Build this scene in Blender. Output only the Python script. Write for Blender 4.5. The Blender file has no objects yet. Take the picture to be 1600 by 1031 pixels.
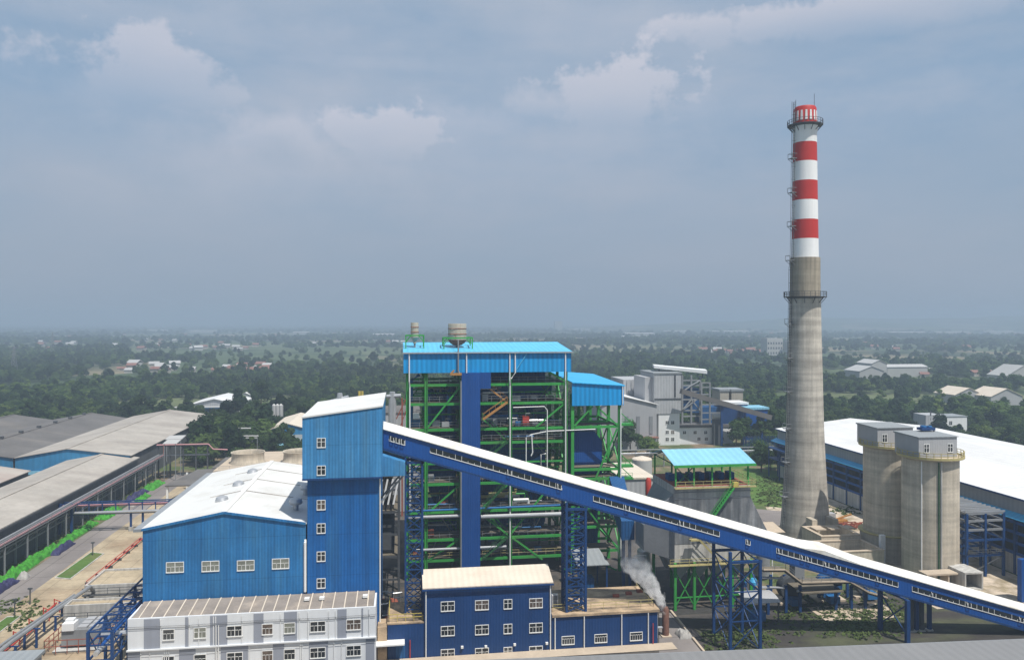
import bpy, bmesh, math, random
from mathutils import Vector, Matrix, noise
random.seed(7)
R = math.radians
SC = bpy.context.scene
COL = SC.collection
TH = R(8.06); CS, SN = math.cos(TH), math.sin(TH); F = 1200.0; CAMZ = 50.0; HY = 503.0

# ---------- where things stand: from bearings of the photograph to metres on the plant grid ----------
def W(px, py, D):
    u = (px-800)/F
    return (D*(u*CS+SN), D*(CS-u*SN), CAMZ-(py-HY)/F*D)
def G(px, py, z=0.0):
    return W(px, py, (CAMZ-z)*F/(py-HY))
def XY(px, Y):
    u = (px-800)/F
    D = Y/(CS-u*SN)
    return D*(u*CS+SN)
def ZY(px, py, Y):
    u = (px-800)/F
    D = Y/(CS-u*SN)
    return CAMZ-(py-HY)/F*D
def PROJ(x, y, z=0):
    D = x*SN+y*CS; xc = x*CS-y*SN
    return (800+F*xc/D, HY+F*(CAMZ-z)/D, D)

# ---------- materials ----------
class NT:
    def __init__(s, m):
        s.m = m; m.use_nodes = True; s.t = m.node_tree; s.n = s.t.nodes; s.l = s.t.links
    def add(s, typ, **kw):
        nd = s.n.new(typ)
        for k, v in kw.items(): setattr(nd, k, v)
        return nd
    def inp(s, nd, i, v):
        if hasattr(v, 'is_output') or isinstance(v, bpy.types.NodeSocket): s.l.new(v, nd.inputs[i])
        else:
            if hasattr(v, '__len__') and len(v) == 4 and nd.bl_idname == 'ShaderNodeVectorMath': v = v[:3]
            nd.inputs[i].default_value = v
    def math(s, op, a, b=0.0, c=None, clamp=False):
        nd = s.add('ShaderNodeMath', operation=op); nd.use_clamp = clamp
        s.inp(nd, 0, a); s.inp(nd, 1, b)
        if c is not None: s.inp(nd, 2, c)
        return nd.outputs[0]
    def vm(s, op, a, b=None, scale=None):
        nd = s.add('ShaderNodeVectorMath', operation=op); s.inp(nd, 0, a)
        if b is not None: s.inp(nd, 1, b)
        if scale is not None: s.inp(nd, 3, scale)
        return nd.outputs['Value'] if op in ('DOT_PRODUCT', 'LENGTH') else nd.outputs[0]
    def noise(s, vec, scale, detail=4, rough=.55):
        nd = s.add('ShaderNodeTexNoise'); s.inp(nd, 'Vector', vec); s.inp(nd, 'Scale', scale)
        s.inp(nd, 'Detail', detail); s.inp(nd, 'Roughness', rough)
        return nd.outputs[0]
    def mix(s, f, a, b):
        nd = s.add('ShaderNodeMix', data_type='RGBA'); s.inp(nd, 0, f); s.inp(nd, 6, a); s.inp(nd, 7, b)
        return nd.outputs[2]
    def ramp(s, f, a, b):
        nd = s.add('ShaderNodeMapRange'); nd.clamp = True
        s.inp(nd, 0, f); s.inp(nd, 1, a); s.inp(nd, 2, b)
        return nd.outputs[0]

MATS = {}
def mat(name, col, rough=.6, metal=0.0, axis=None, joints=0.0, lap=0.0, pitch=1.0, bump=.0, stripe=0.0, blotch=.15, bscale=.25,
        streak=0.0, col2=None, c2range=(.5, .7), c2scale=(.15, .15, .15), panel=0.0, panelw=6.0, spec=.3, bands=0.0, local=False):
    if name in MATS: return MATS[name]
    m = bpy.data.materials.new(name); t = NT(m)
    b = t.n['Principled BSDF']
    b.inputs['Roughness'].default_value = rough; b.inputs['Metallic'].default_value = metal
    b.inputs['Specular IOR Level'].default_value = spec
    pos = t.add('ShaderNodeTexCoord').outputs['Object'] if local else t.add('ShaderNodeNewGeometry').outputs['Position']
    f = t.math('MULTIPLY_ADD', t.math('SUBTRACT', t.noise(pos, bscale, 5), .5), 2.2*blotch, 1.0)
    g = t.math('MULTIPLY_ADD', t.math('SUBTRACT', t.noise(pos, bscale*9, 3), .5), 1.1*blotch, 1.0)
    f = t.math('MULTIPLY', f, g)
    if streak:
        st = t.noise(t.vm('MULTIPLY', pos, (1.6, 1.6, .06)), 1.0, 4)
        f = t.math('MULTIPLY', f, t.math('MULTIPLY_ADD', t.math('SUBTRACT', st, .5), 2*streak, 1.0))
    if bands:
        st = t.noise(t.vm('MULTIPLY', pos, (.04, .04, .9)), 1.0, 3)
        f = t.math('MULTIPLY', f, t.math('MULTIPLY_ADD', t.math('SUBTRACT', st, .5), 2*bands, 1.0))
    if axis:
        a = t.vm('DOT_PRODUCT', pos, axis)
        sw = t.math('SINE', t.math('MULTIPLY', a, 2*math.pi/pitch))
        if stripe: f = t.math('MULTIPLY', f, t.math('MULTIPLY_ADD', sw, stripe, 1.0))
        if panel:
            w = t.add('ShaderNodeTexWhiteNoise', noise_dimensions='1D')
            t.inp(w, 1, t.math('FLOOR', t.math('DIVIDE', a, panelw)))
            f = t.math('MULTIPLY', f, t.math('MULTIPLY_ADD', t.math('SUBTRACT', w.outputs[0], .5), 2*panel, 1.0))
        if bump:
            bp = t.add('ShaderNodeBump'); bp.inputs['Strength'].default_value = 1.0; bp.inputs['Distance'].default_value = bump
            t.l.new(sw, bp.inputs['Height']); t.l.new(bp.outputs[0], b.inputs['Normal'])
    if lap:
        sl_ = t.add('ShaderNodeSeparateXYZ'); t.l.new(pos, sl_.inputs[0])
        f = t.math('MULTIPLY', f, t.math('MULTIPLY_ADD', t.math('LESS_THAN', t.math('FRACT', t.math('DIVIDE', sl_.outputs[2], lap)), .016), -.22, 1.0))
    if joints:
        sp = t.add('ShaderNodeSeparateXYZ'); t.l.new(t.vm('ADD', pos, t.vm('SCALE', t.add('ShaderNodeNewGeometry').outputs['Normal'], scale=0.0)), sp.inputs[0])
        for k in (0, 1):
            fr = t.math('FRACT', t.math('DIVIDE', sp.outputs[k], joints)); ln = t.math('LESS_THAN', fr, .022)
            f = t.math('MULTIPLY', f, t.math('MULTIPLY_ADD', ln, -.38, 1.0))
    c = (*col, 1)
    if col2:
        c = t.mix(t.ramp(t.noise(t.vm('MULTIPLY', pos, c2scale), 1.0, 5, .6), *c2range), c, (*col2, 1))
    out = t.vm('SCALE', c, scale=f)
    t.l.new(out, b.inputs['Base Color'])
    MATS[name] = m
    return m

AX = (1, 1, 0)
mat('blue_cladding', (.018, .138, .335), .55, col2=(.040, .175, .345), c2range=(.45, .75), c2scale=(.5, .5, .07), lap=6.1, axis=AX, pitch=.45, bump=.012, stripe=.04, streak=.42, blotch=.3, panel=.07, panelw=1.1)
mat('blue_cladding_lit', (.042, .205, .43), .55, col2=(.075, .24, .43), c2range=(.45, .75), c2scale=(.5, .5, .07), lap=5.3, axis=AX, pitch=.45, bump=.012, stripe=.05, streak=.6, blotch=.25, panel=.08, panelw=1.1)  # tower top's stronger light is put into this paler blue
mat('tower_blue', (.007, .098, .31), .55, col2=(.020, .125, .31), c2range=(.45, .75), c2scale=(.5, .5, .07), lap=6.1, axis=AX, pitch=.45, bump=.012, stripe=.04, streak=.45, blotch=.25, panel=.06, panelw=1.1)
mat('deep_blue', (.009, .044, .150), .5, axis=AX, pitch=.45, bump=.008, stripe=.03, streak=.2, blotch=.16, panel=.05, panelw=1.1)
mat('gallery_blue', (.008, .070, .275), .45, axis=(1, 0, 0), pitch=.5, bump=.008, stripe=.02, streak=.12, blotch=.12, panel=.05, panelw=3)
mat('shaft_blue', (.007, .062, .245), .5, axis=AX, pitch=.45, bump=.008, stripe=.02, streak=.15, panel=.04, panelw=1.8)
mat('steel_blue', (.009, .045, .15), .5, blotch=.25, bscale=.5)
mat('boiler_blue', (.013, .080, .22), .55, axis=AX, pitch=.6, bump=.04, stripe=.08, blotch=.3, streak=.2)
mat('pipe_blue', (.02, .13, .33), .45)
mat('canopy_blue', (.010, .27, .60), .45, axis=AX, pitch=.95, bump=.03, stripe=.12, streak=.12, blotch=.1, panel=.07, panelw=1.0)
mat('canopy_roof', (.10, .46, .70), .4, axis=(1, 0, 0), pitch=1.0, bump=.03, stripe=.05, blotch=.14, streak=.1)
mat('canopy_roof_bright', (.03, .38, .70), .4, axis=(1, 0, 0), pitch=1.0, bump=.03, stripe=.04, blotch=.14)
mat('pale_blue_roof', (.22, .48, .62), .45, axis=(1, 0, 0), pitch=1.2, bump=.03, stripe=.05, blotch=.16, streak=.08)
mat('awning_blue', (.05, .33, .58), .45, axis=(0, 1, 0), pitch=1.2, stripe=.06)
mat('green_steel', (.040, .29, .055), .5, blotch=.3, bscale=.4, col2=(.09, .24, .06), c2range=(.55, .8))
mat('brown_vent', (.17, .085, .06), .8, blotch=.5, bscale=2)
mat('dark_green_steel', (.02, .09, .03), .6, blotch=.3)
mat('white_roof', (.66, .66, .64), .5, axis=(0, 1, 0), pitch=.8, bump=.025, stripe=.02, blotch=.07, bscale=.1, col2=(.50, .48, .43), c2range=(.5, .85), c2scale=(.12, .12, .12))
mat('white_roof_big', (.68, .68, .67), .5, axis=(0, 1, 0), pitch=1.6, bump=.02, stripe=.02, blotch=.16, bscale=.05, panel=.04, panelw=6, col2=(.58, .57, .54), c2range=(.5, .8), c2scale=(.2, .015, .1))
mat('gallery_roof', (.68, .665, .62), .55, axis=(1, 0, 0), pitch=1.0, bump=.01, stripe=.03, blotch=.16, panel=.03, panelw=6.0, col2=(.46, .41, .33), c2range=(.5, .85), c2scale=(.3, .3, .3))
mat('cream_roof', (.62, .55, .45), .6, axis=(1, 0, 0), pitch=.9, bump=.02, stripe=.02, blotch=.12, col2=(.58, .46, .36), c2range=(.5, .85), c2scale=(.2, .5, .2))
mat('white_trim', (.75, .75, .73), .5, blotch=.08)
mat('white_paint', (.72, .73, .73), .55, blotch=.07, streak=.10, bscale=.15)
mat('office_white', (.66, .68, .70), .6, blotch=.06, streak=.09)
mat('office_grey', (.27, .29, .34), .6, blotch=.08, streak=.09)
mat('office_roof', (.24, .21, .185), .8, blotch=.35, bscale=.4, col2=(.33, .28, .23), c2range=(.5, .7), c2scale=(.3, .3, .3))
mat('glass_dark', (.018, .022, .026), .15, blotch=.4, bscale=1.2, spec=.5)
mat('glass_mid', (.05, .055, .06), .12, blotch=.9, bscale=1.6, spec=.6)
mat('glass_curtain', (.10, .075, .06), .3, blotch=1.2, bscale=2.2, spec=.5)
mat('glass_pale', (.20, .21, .18), .2, blotch=.5, bscale=1.2, spec=.5)
mat('shed_roof', (.37, .34, .30), .8, axis=(0, 1, 0), pitch=1.1, bump=.02, stripe=.03, blotch=.3, bscale=.1, col2=(.265, .235, .205), c2range=(.45, .75), c2scale=(.03, .08, .03), panel=.04, panelw=6)
mat('shed_roof_dark', (.125, .118, .112), .85, axis=(0, 1, 0), pitch=1.1, bump=.02, stripe=.04, blotch=.35, bscale=.1, col2=(.185, .165, .145), c2range=(.5, .8), c2scale=(.025, .07, .03), panel=.05, panelw=6)
mat('shed_roof_stained', (.37, .335, .295), .75, axis=(0, 1, 0), pitch=1.1, bump=.03, stripe=.03, blotch=.2, bscale=.06, col2=(.33, .27, .235), c2range=(.42, .6), c2scale=(.01, .22, .03), panel=.08, panelw=7)
mat('shed_wall', (.10, .105, .11), .8, blotch=.3, streak=.3)
mat('gable_blue', (.03, .19, .37), .6, axis=AX, pitch=1.5, stripe=.06, blotch=.3, bscale=.1, streak=.2)
mat('foreground_roof', (.20, .20, .20), .55, axis=(1, 0, 0), pitch=1.3, bump=.02, stripe=.03, blotch=.1, bscale=.08, panel=.03, panelw=2.6)
mat('grey_roof', (.25, .27, .28), .6, axis=(1, 0, 0), pitch=1.0, bump=.03, stripe=.03, blotch=.12)
mat('grey_cladding', (.38, .39, .40), .6, axis=AX, pitch=1.2, bump=.03, stripe=.05, blotch=.15, streak=.15)
mat('light_grey_cladding', (.36, .365, .375), .6, axis=AX, pitch=.5, bump=.006, stripe=.015, blotch=.08, streak=.08)
mat('eave_grey', (.24, .26, .28), .6, axis=(0, 1, 0), pitch=1.2, stripe=.05, blotch=.15)
mat('concrete', (.42, .385, .33), .85, blotch=.35, bscale=.35, streak=.4, bands=.55)
mat('concrete_upper', (.27, .235, .18), .85, blotch=.22, bscale=.2, streak=.7, bands=.3)
mat('silo_concrete', (.47, .415, .33), .85, blotch=.3, bscale=.3, streak=.4, bands=.4)
mat('concrete_wall', (.42, .41, .385), .9, blotch=.3, bscale=.3, streak=.6)
mat('concrete_slab', (.46, .38, .29), .9, blotch=.25, bscale=.3)
mat('chimney_red', (.45, .028, .022), .55, blotch=.12, streak=.12)
mat('chimney_white', (.76, .76, .75), .55, blotch=.07, streak=.14)
mat('filter_dark', (.13, .14, .15), .7, blotch=.4, bscale=.3, streak=.9, col2=(.26, .26, .26), c2range=(.5, .7), c2scale=(.5, .5, .1))
mat('dark_steel', (.07, .075, .08), .6, blotch=.3)
mat('grey_steel', (.22, .23, .24), .5, blotch=.25)
mat('galvanised', (.50, .51, .52), .35, metal=.5, blotch=.2)
mat('yellow_paint', (.50, .40, .10), .6, blotch=.3)
mat('ochre_rail', (.42, .36, .16), .6, blotch=.3)
mat('orange_stair', (.40, .20, .06), .6, blotch=.3)
mat('deck_grating', (.14, .12, .09), .8, blotch=.4, bscale=.6)
mat('red_paint', (.42, .05, .035), .5, blotch=.2)
mat('pink_pipe', (.52, .27, .28), .5, blotch=.15)
mat('rust', (.26, .075, .045), .8, blotch=.4, bscale=1.5)
mat('tank_steel', (.36, .33, .27), .6, blotch=.2, streak=.35, col2=(.25, .09, .05), c2range=(.62, .75), c2scale=(.8, .8, .8))
mat('terrace', (.42, .31, .20), .9, blotch=.6, bscale=.5, col2=(.13, .105, .08), c2range=(.48, .68), c2scale=(.22, .5, .4))
mat('asphalt', (.19, .17, .16), .9, joints=9.0, blotch=.2, bscale=.15, col2=(.26, .235, .22), c2range=(.45, .7), c2scale=(.08, .03, .1))
mat('yard_concrete', (.38, .31, .21), .9, joints=5.5, blotch=.5, bscale=.14, col2=(.25, .175, .11), c2range=(.48, .7), c2scale=(.05, .09, .1))
mat('plant_floor', (.115, .098, .082), .95, blotch=.4, bscale=.2, col2=(.045, .042, .042), c2range=(.42, .6), c2scale=(.06, .06, .06))
mat('dirt', (.19, .145, .095), .95, blotch=.5, bscale=.2, col2=(.07, .10, .032), c2range=(.44, .56), c2scale=(.07, .07, .07))
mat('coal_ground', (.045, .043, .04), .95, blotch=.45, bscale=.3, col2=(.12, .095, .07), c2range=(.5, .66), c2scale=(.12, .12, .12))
mat('pale_rubble', (.50, .42, .33), .95, blotch=.5, bscale=.6, col2=(.28, .23, .15), c2range=(.45, .6), c2scale=(.25, .25, .25))
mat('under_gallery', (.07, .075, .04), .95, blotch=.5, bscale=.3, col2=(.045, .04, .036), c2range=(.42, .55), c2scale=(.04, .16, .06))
mat('scrub_leaf', (.06, .085, .022), .9, blotch=.5, bscale=.6)
mat('lawn', (.075, .14, .028), .95, blotch=.4, bscale=.15, col2=(.17, .15, .06), c2range=(.5, .7), c2scale=(.07, .07, .07))
mat('hedge', (.045, .09, .02), .95, blotch=.5, bscale=1.2, local=True)
mat('net_green', (.045, .23, .022), .9, blotch=1.0, bscale=1.3, local=True)
mat('bag_blue', (.03, .03, .085), .7, blotch=.6, bscale=.8, local=True)
mat('bag_grey', (.33, .32, .30), .8, blotch=.3, bscale=.8, local=True)
mat('bark', (.09, .065, .045), .9, blotch=.3, local=True)
mat('house_red_roof', (.22, .11, .085), .8, blotch=.3)
mat('house_wall', (.36, .33, .29), .8, blotch=.2)
mat('far_white', (.42, .42, .41), .7, blotch=.15, bscale=.02)
mat('far_grey', (.38, .38, .37), .7, blotch=.15, bscale=.02)

def leaf_mat(name, c1, c2):
    m = bpy.data.materials.new(name); t = NT(m); b = t.n['Principled BSDF']
    b.inputs['Roughness'].default_value = .75; b.inputs['Specular IOR Level'].default_value = .15
    pos = t.add('ShaderNodeNewGeometry').outputs['Position']
    oi = t.add('ShaderNodeObjectInfo').outputs['Random']
    n = t.noise(pos, .35, 4)
    f = t.math('ADD', t.math('MULTIPLY', oi, .55), t.math('MULTIPLY', n, .6))
    c = t.mix(t.ramp(f, .3, .85), (*c1, 1), (*c2, 1))
    big = t.noise(pos, .012, 3)
    c = t.vm('SCALE', c, scale=t.math('MULTIPLY_ADD', t.ramp(big, .3, .7), 1.0, .5))
    t.l.new(c, b.inputs['Base Color']); MATS[name] = m
    tr = t.add('ShaderNodeBsdfTranslucent'); t.l.new(t.vm('MULTIPLY', c, (1.5, 1.7, .9)), tr.inputs[0]); mx = t.add('ShaderNodeMixShader'); mx.inputs[0].default_value = .3
    t.l.new(b.outputs[0], mx.inputs[1]); t.l.new(tr.outputs[0], mx.inputs[2]); t.l.new(mx.outputs[0], t.n['Material Output'].inputs['Surface'])
    return m
leaf_mat('leaf_dark', (.014, .032, .011), (.044, .078, .023))
leaf_mat('leaf_mid', (.026, .055, .015), (.075, .118, .030))
leaf_mat('leaf_light', (.044, .082, .020), (.108, .152, .036))
M = MATS

# ---------- mesh helpers ----------
class MB:
    def __init__(s): s.v = []; s.f = []; s.mi = []; s.cur = 0
    def quad(s, *pts):
        n = len(s.v); s.v += [tuple(p) for p in pts]; s.f.append(tuple(range(n, n+len(pts)))); s.mi.append(s.cur)
        return s
    def box(s, x0, x1, y0, y1, z0, z1):
        if x0 > x1: x0, x1 = x1, x0
        if y0 > y1: y0, y1 = y1, y0
        if z0 > z1: z0, z1 = z1, z0
        return s.hexa([(x0,y0,z0),(x1,y0,z0),(x1,y1,z0),(x0,y1,z0)], [(x0,y0,z1),(x1,y0,z1),(x1,y1,z1),(x0,y1,z1)])
    def hexa(s, b, t):
        n = len(s.v); k = len(b); s.v += [tuple(p) for p in b]+[tuple(p) for p in t]
        s.f.append(tuple(n+i for i in reversed(range(k)))); s.f.append(tuple(n+k+i for i in range(k)))
        for i in range(k):
            j = (i+1) % k; s.f.append((n+i, n+j, n+k+j, n+k+i))
        s.mi += [s.cur]*(k+2)
        return s
    def bar(s, a, b, w=.3, h=None, up=(0,0,1)):
        h = h or w; a = Vector(a); b = Vector(b); d = (b-a)
        if d.length < 1e-6: return s
        d.normalize(); u = Vector(up)
        if abs(d.dot(u)) > .98: u = Vector((0,1,0))
        r = d.cross(u).normalized()*(w/2); q = r.cross(d).normalized()*(h/2)
        return s.hexa([a-r-q, a+r-q, a+r+q, a-r+q], [b-r-q, b+r-q, b+r+q, b-r+q])
    def tube(s, pts, r, n=8):
        pts = [Vector(p) for p in pts]; rs = r if isinstance(r, (list, tuple)) else [r]*len(pts)
        base = len(s.v)
        for i, p in enumerate(pts):
            d = (pts[min(i+1, len(pts)-1)]-pts[max(i-1, 0)]).normalized()
            u = Vector((0,0,1)) if abs(d.z) < .9 else Vector((1,0,0))
            a = d.cross(u).normalized(); b = d.cross(a)
            for k in range(n):
                t = 2*math.pi*k/n
                s.v.append(tuple(p+(a*math.cos(t)+b*math.sin(t))*rs[i]))
        for i in range(len(pts)-1):
            for k in range(n):
                j = (k+1) % n
                s.f.append((base+i*n+k, base+i*n+j, base+(i+1)*n+j, base+(i+1)*n+k)); s.mi.append(s.cur)
        s.f.append(tuple(base+k for k in reversed(range(n)))); s.f.append(tuple(base+(len(pts)-1)*n+k for k in range(n))); s.mi += [s.cur]*2
        return s
    def lathe(s, cx, cy, prof, n=32, cap=True):
        base = len(s.v)
        for (r, z) in prof:
            for k in range(n):
                t = 2*math.pi*k/n; s.v.append((cx+r*math.cos(t), cy+r*math.sin(t), z))
        for i in range(len(prof)-1):
            for k in range(n):
                j = (k+1) % n; s.f.append((base+i*n+k, base+i*n+j, base+(i+1)*n+j, base+(i+1)*n+k)); s.mi.append(s.cur)
        if cap:
            s.f.append(tuple(base+k for k in reversed(range(n)))); s.f.append(tuple(base+(len(prof)-1)*n+k for k in range(n))); s.mi += [s.cur]*2
        return s
    def prism_y(s, poly, y0, y1):      # poly in (x,z), extruded along y
        return s.hexa([(x, y0, z) for x, z in poly], [(x, y1, z) for x, z in poly])
    def prism_x(s, poly, x0, x1):      # poly in (y,z)
        return s.hexa([(x0, y, z) for y, z in poly], [(x1, y, z) for y, z in poly])
    def build(s, name, mats, parent=None, smooth=False, loc=None):
        me = bpy.data.meshes.new(name)
        if parent is not None: o0 = wloc(parent)
        elif loc is not None: o0 = Vector(loc)
        else: o0 = Vector((0,0,0))
        me.from_pydata([tuple(Vector(p)-o0) for p in s.v], [], s.f)
        mats = mats if isinstance(mats, (list, tuple)) else [mats]
        for m in mats: me.materials.append(M[m] if isinstance(m, str) else m)
        if len(mats) > 1: me.polygons.foreach_set('material_index', s.mi)
        bm = bmesh.new(); bm.from_mesh(me); bmesh.ops.recalc_face_normals(bm, faces=bm.faces); bm.to_mesh(me); bm.free()
        if smooth:
            me.shade_smooth()
            try: me.set_sharp_from_angle(angle=R(35))
            except Exception: pass
        o = bpy.data.objects.new(name, me); COL.objects.link(o)
        if parent is not None: o.parent = parent
        elif loc is not None: o.location = loc
        o['_w'] = tuple(o0)
        return o
def wloc(o): return Vector(o['_w'])
def tag(o, label=None, cat=None, group=None, kind=None):
    if label and not 4 <= len(label.split()) <= 16: print('LABEL', len(label.split()), label)
    if label: o['label'] = label
    if cat: o['category'] = cat
    if group: o['group'] = group
    if kind: o['kind'] = kind
    return o
def thing(name, loc, label, cat, group=None):
    o = bpy.data.objects.new(name, None); COL.objects.link(o); o.location = loc; o['_w'] = tuple(loc)
    o.empty_display_size = 1
    return tag(o, label, cat, group)
def struct(name, mb, m, kind='structure'):
    o = mb.build(name, m); o['kind'] = kind; return o

def window(root, cx, cz, w, h, Y, n=4, transom=.62, pane='glass_dark', frame='white_trim', fw=.09):
    f = MB(); p = MB()
    y0, y1 = Y-.07, Y-.005
    x0, x1, z0, z1 = cx-w/2, cx+w/2, cz-h/2, cz+h/2
    f.box(x0-fw, x1+fw, y0, y1, z1, z1+fw); f.box(x0-fw, x1+fw, y0-.05, y1, z0-fw*1.4, z0)
    f.box(x0-fw, x0, y0, y1, z0, z1); f.box(x1, x1+fw, y0, y1, z0, z1)
    zt = z0+h*transom
    xs = [x0+w*i/n for i in range(1, n)]
    prev = x0
    for i_, x in enumerate(xs): q_ = .045 if (n % 2 == 0 and i_ == n//2-1) else .02; f.box(x-q_, x+q_, y0+.01, y1, z0, z1 if q_ > .03 else zt-.04)
    edges = [x0]+xs+[x1]
    for i in range(len(edges)-1):
        f.box(edges[i]+(.046 if i else .001), edges[i+1]-(.046 if i < n-1 else .001), y0+.012, y1, zt-.03, zt+.03)
    fo = f.build('window', frame, root)
    p.box(x0+.002, x1-.002, Y-.03, Y-.002, z0+.002, z1-.002)
    if pane == 'glass_dark': pane = random.choice(('glass_dark','glass_dark','glass_mid','glass_curtain'))
    p.build('pane', pane, fo)
    return fo

def rail(mb, pts, h=1.1, step=2.0, r=.05):
    for a, b in zip(pts[:-1], pts[1:]):
        a = Vector(a); b = Vector(b); L = (b-a).length; n = max(1, int(L/step))
        for zz in (h, h*.55): mb.bar(a+Vector((0,0,zz)), b+Vector((0,0,zz)), r*1.6)
        for i in range(n+1):
            p = a.lerp(b, i/n); mb.bar(p, p+Vector((0,0,h)), r*1.5)
    return mb

def lattice(root, x0, x1, y0, y1, z0, z1, nseg, m, leg=.28, br=.14, topx=0, ztops=None):
    zs = [z0+(z1-z0)*i/nseg for i in range(nseg+1)]
    cs = [(x0,y0),(x1,y0),(x1,y1),(x0,y1)]
    for i, (x, y) in enumerate(cs):
        MB().box(x-leg/2, x+leg/2, y-leg/2, y+leg/2, z0, ztops[i] if ztops else z1).build('leg', m, root)
    b = MB()
    for k in range(nseg):
        za, zb = zs[k], zs[k+1]
        for i in range(4):
            (xa, ya), (xb, yb) = cs[i], cs[(i+1) % 4]
            b.bar((xa,ya,zb), (xb,yb,zb), br); b.bar((xa,ya,za), (xb,yb,zb), br*.8); b.bar((xb,yb,za), (xa,ya,zb), br*.8)
    b.build('bracing', m, root)

def gable_y(root, x0, x1, y0, y1, z0, ze, zr, wall, roof, xr=None, over=.4, th=.25, gutter=None, wallname='wall'):
    """house with its ridge along Y"""
    xr = (x0+x1)/2 if xr is None else xr
    MB().prism_y([(x0,z0),(x1,z0),(x1,ze),(xr,zr),(x0,ze)], y0, y1).build(wallname, wall, root)
    sl = (zr-ze)/(xr-x0); sr = (zr-ze)/(x1-xr)
    r = MB()
    r.hexa([(x0-over,y0-over,ze-sl*over+.03),(xr,y0-over,zr+.03),(xr,y1+over,zr+.03),(x0-over,y1+over,ze-sl*over+.03)],
           [(x0-over,y0-over,ze-sl*over+th),(xr,y0-over,zr+th),(xr,y1+over,zr+th),(x0-over,y1+over,ze-sl*over+th)])
    r.hexa([(xr,y0-over,zr+.03),(x1+over,y0-over,ze-sr*over+.03),(x1+over,y1+over,ze-sr*over+.03),(xr,y1+over,zr+.03)],
           [(xr,y0-over,zr+th),(x1+over,y0-over,ze-sr*over+th),(x1+over,y1+over,ze-sr*over+th),(xr,y1+over,zr+th)])
    return r.build('roof', roof, root)
def gable_x(root, x0, x1, y0, y1, z0, ze, zr, wall, roof, yr=None, over=.3, th=.2, walls=True):
    yr = (y0+y1)/2 if yr is None else yr
    if walls: MB().prism_x([(y0,z0),(y1,z0),(y1,ze),(yr,zr),(y0,ze)], x0, x1).build('wall', wall, root)
    sl = (zr-ze)/(yr-y0); sr = (zr-ze)/(y1-yr)
    r = MB()
    r.hexa([(x0-over,y0-over,ze-sl*over+.03),(x1+over,y0-over,ze-sl*over+.03),(x1+over,yr,zr+.03),(x0-over,yr,zr+.03)],
           [(x0-over,y0-over,ze-sl*over+th),(x1+over,y0-over,ze-sl*over+th),(x1+over,yr,zr+th),(x0-over,yr,zr+th)])
    r.hexa([(x0-over,yr,zr+.03),(x1+over,yr,zr+.03),(x1+over,y1+over,ze-sr*over+.03),(x0-over,y1+over,ze-sr*over+.03)],
           [(x0-over,yr,zr+th),(x1+over,yr,zr+th),(x1+over,y1+over,ze-sr*over+th),(x0-over,y1+over,ze-sr*over+th)])
    return r.build('roof', roof, root)

# =====================================================================
#  GROUND
# =====================================================================
def ground_mat():
    m = bpy.data.materials.new('country'); t = NT(m); b = t.n['Principled BSDF']
    b.inputs['Roughness'].default_value = .95; b.inputs['Specular IOR Level'].default_value = .1
    pos = t.add('ShaderNodeNewGeometry').outputs['Position']
    vo = t.add('ShaderNodeTexVoronoi'); t.inp(vo, 'Vector', t.vm('MULTIPLY', pos, (.006, .0035, 0))); vo.inputs['Scale'].default_value = 1
    n1 = t.noise(pos, .004, 5, .6); n2 = t.noise(pos, .05, 4)
    sep = t.add('ShaderNodeSeparateColor'); t.l.new(vo.outputs['Color'], sep.inputs[0])
    c = t.mix(sep.outputs[0], (.065, .095, .040, 1), (.12, .14, .065, 1))
    c = t.mix(t.ramp(sep.outputs[1], .72, .78), c, (.21, .18, .115, 1))
    c = t.mix(t.ramp(n1, .5, .62), c, (.022, .042, .014, 1))
    c = t.vm('SCALE', c, scale=t.math('MULTIPLY_ADD', n2, .8, .6))
    t.l.new(c, b.inputs['Base Color']); MATS['country'] = m
ground_mat()
g = MB(); S = 16000
g.quad((-S,-600,0), (S,-600,0), (S,S,0), (-S,S,0))
struct('ground', g, 'country')
def sheet(name, poly, z, m, kind='structure'):
    b = MB(); b.quad(*[(x, y, z) for x, y in poly]); return struct(name, b, m, kind)
def rect(x0, x1, y0, y1): return [(x0,y0),(x1,y0),(x1,y1),(x0,y1)]
sheet('plant_ground', rect(-170, 175, 40, 352), .008, 'dirt')
sheet('concrete_yard', rect(-68.0, -13, 60, 262), .016, 'yard_concrete')
sheet('road', rect(-74.3, -68.0, 60, 268), .016, 'asphalt')
sheet('road_verge', rect(-80, -74.3, 60, 262), .020, 'dirt')
sheet('plant_floor', rect(-13, 66, 60, 215), .016, 'plant_floor')
sheet('coal_yard', rect(66, 118, 60, 131), .016, 'coal_ground')
sheet('access_road', [G(1030,958)[:2],G(1050,957)[:2],G(1102,1022)[:2],G(1030,1026)[:2]], .028, 'asphalt')
kk=MB().bar((*G(1048,955)[:2],.15),(*G(1104,1024)[:2],.15),.35,.3); struct('kerb',kk,'concrete_slab')
sheet('rubble_ground', [(97,131),(104,119),(119.8,108),(119.8,205),(100,205),(90,175),(98,165)], .020, 'pale_rubble')
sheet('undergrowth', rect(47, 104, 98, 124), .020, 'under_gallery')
sheet('service_road', [G(1150,792)[:2],G(1240,800)[:2],G(1240,822)[:2],G(1150,815)[:2]], .028, 'asphalt')
sheet('lawn', [G(1100,735)[:2],G(1150,728)[:2],G(1214,735)[:2],G(1246,745)[:2],G(1240,795)[:2],G(1150,786)[:2]], .024, 'lawn')
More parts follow.
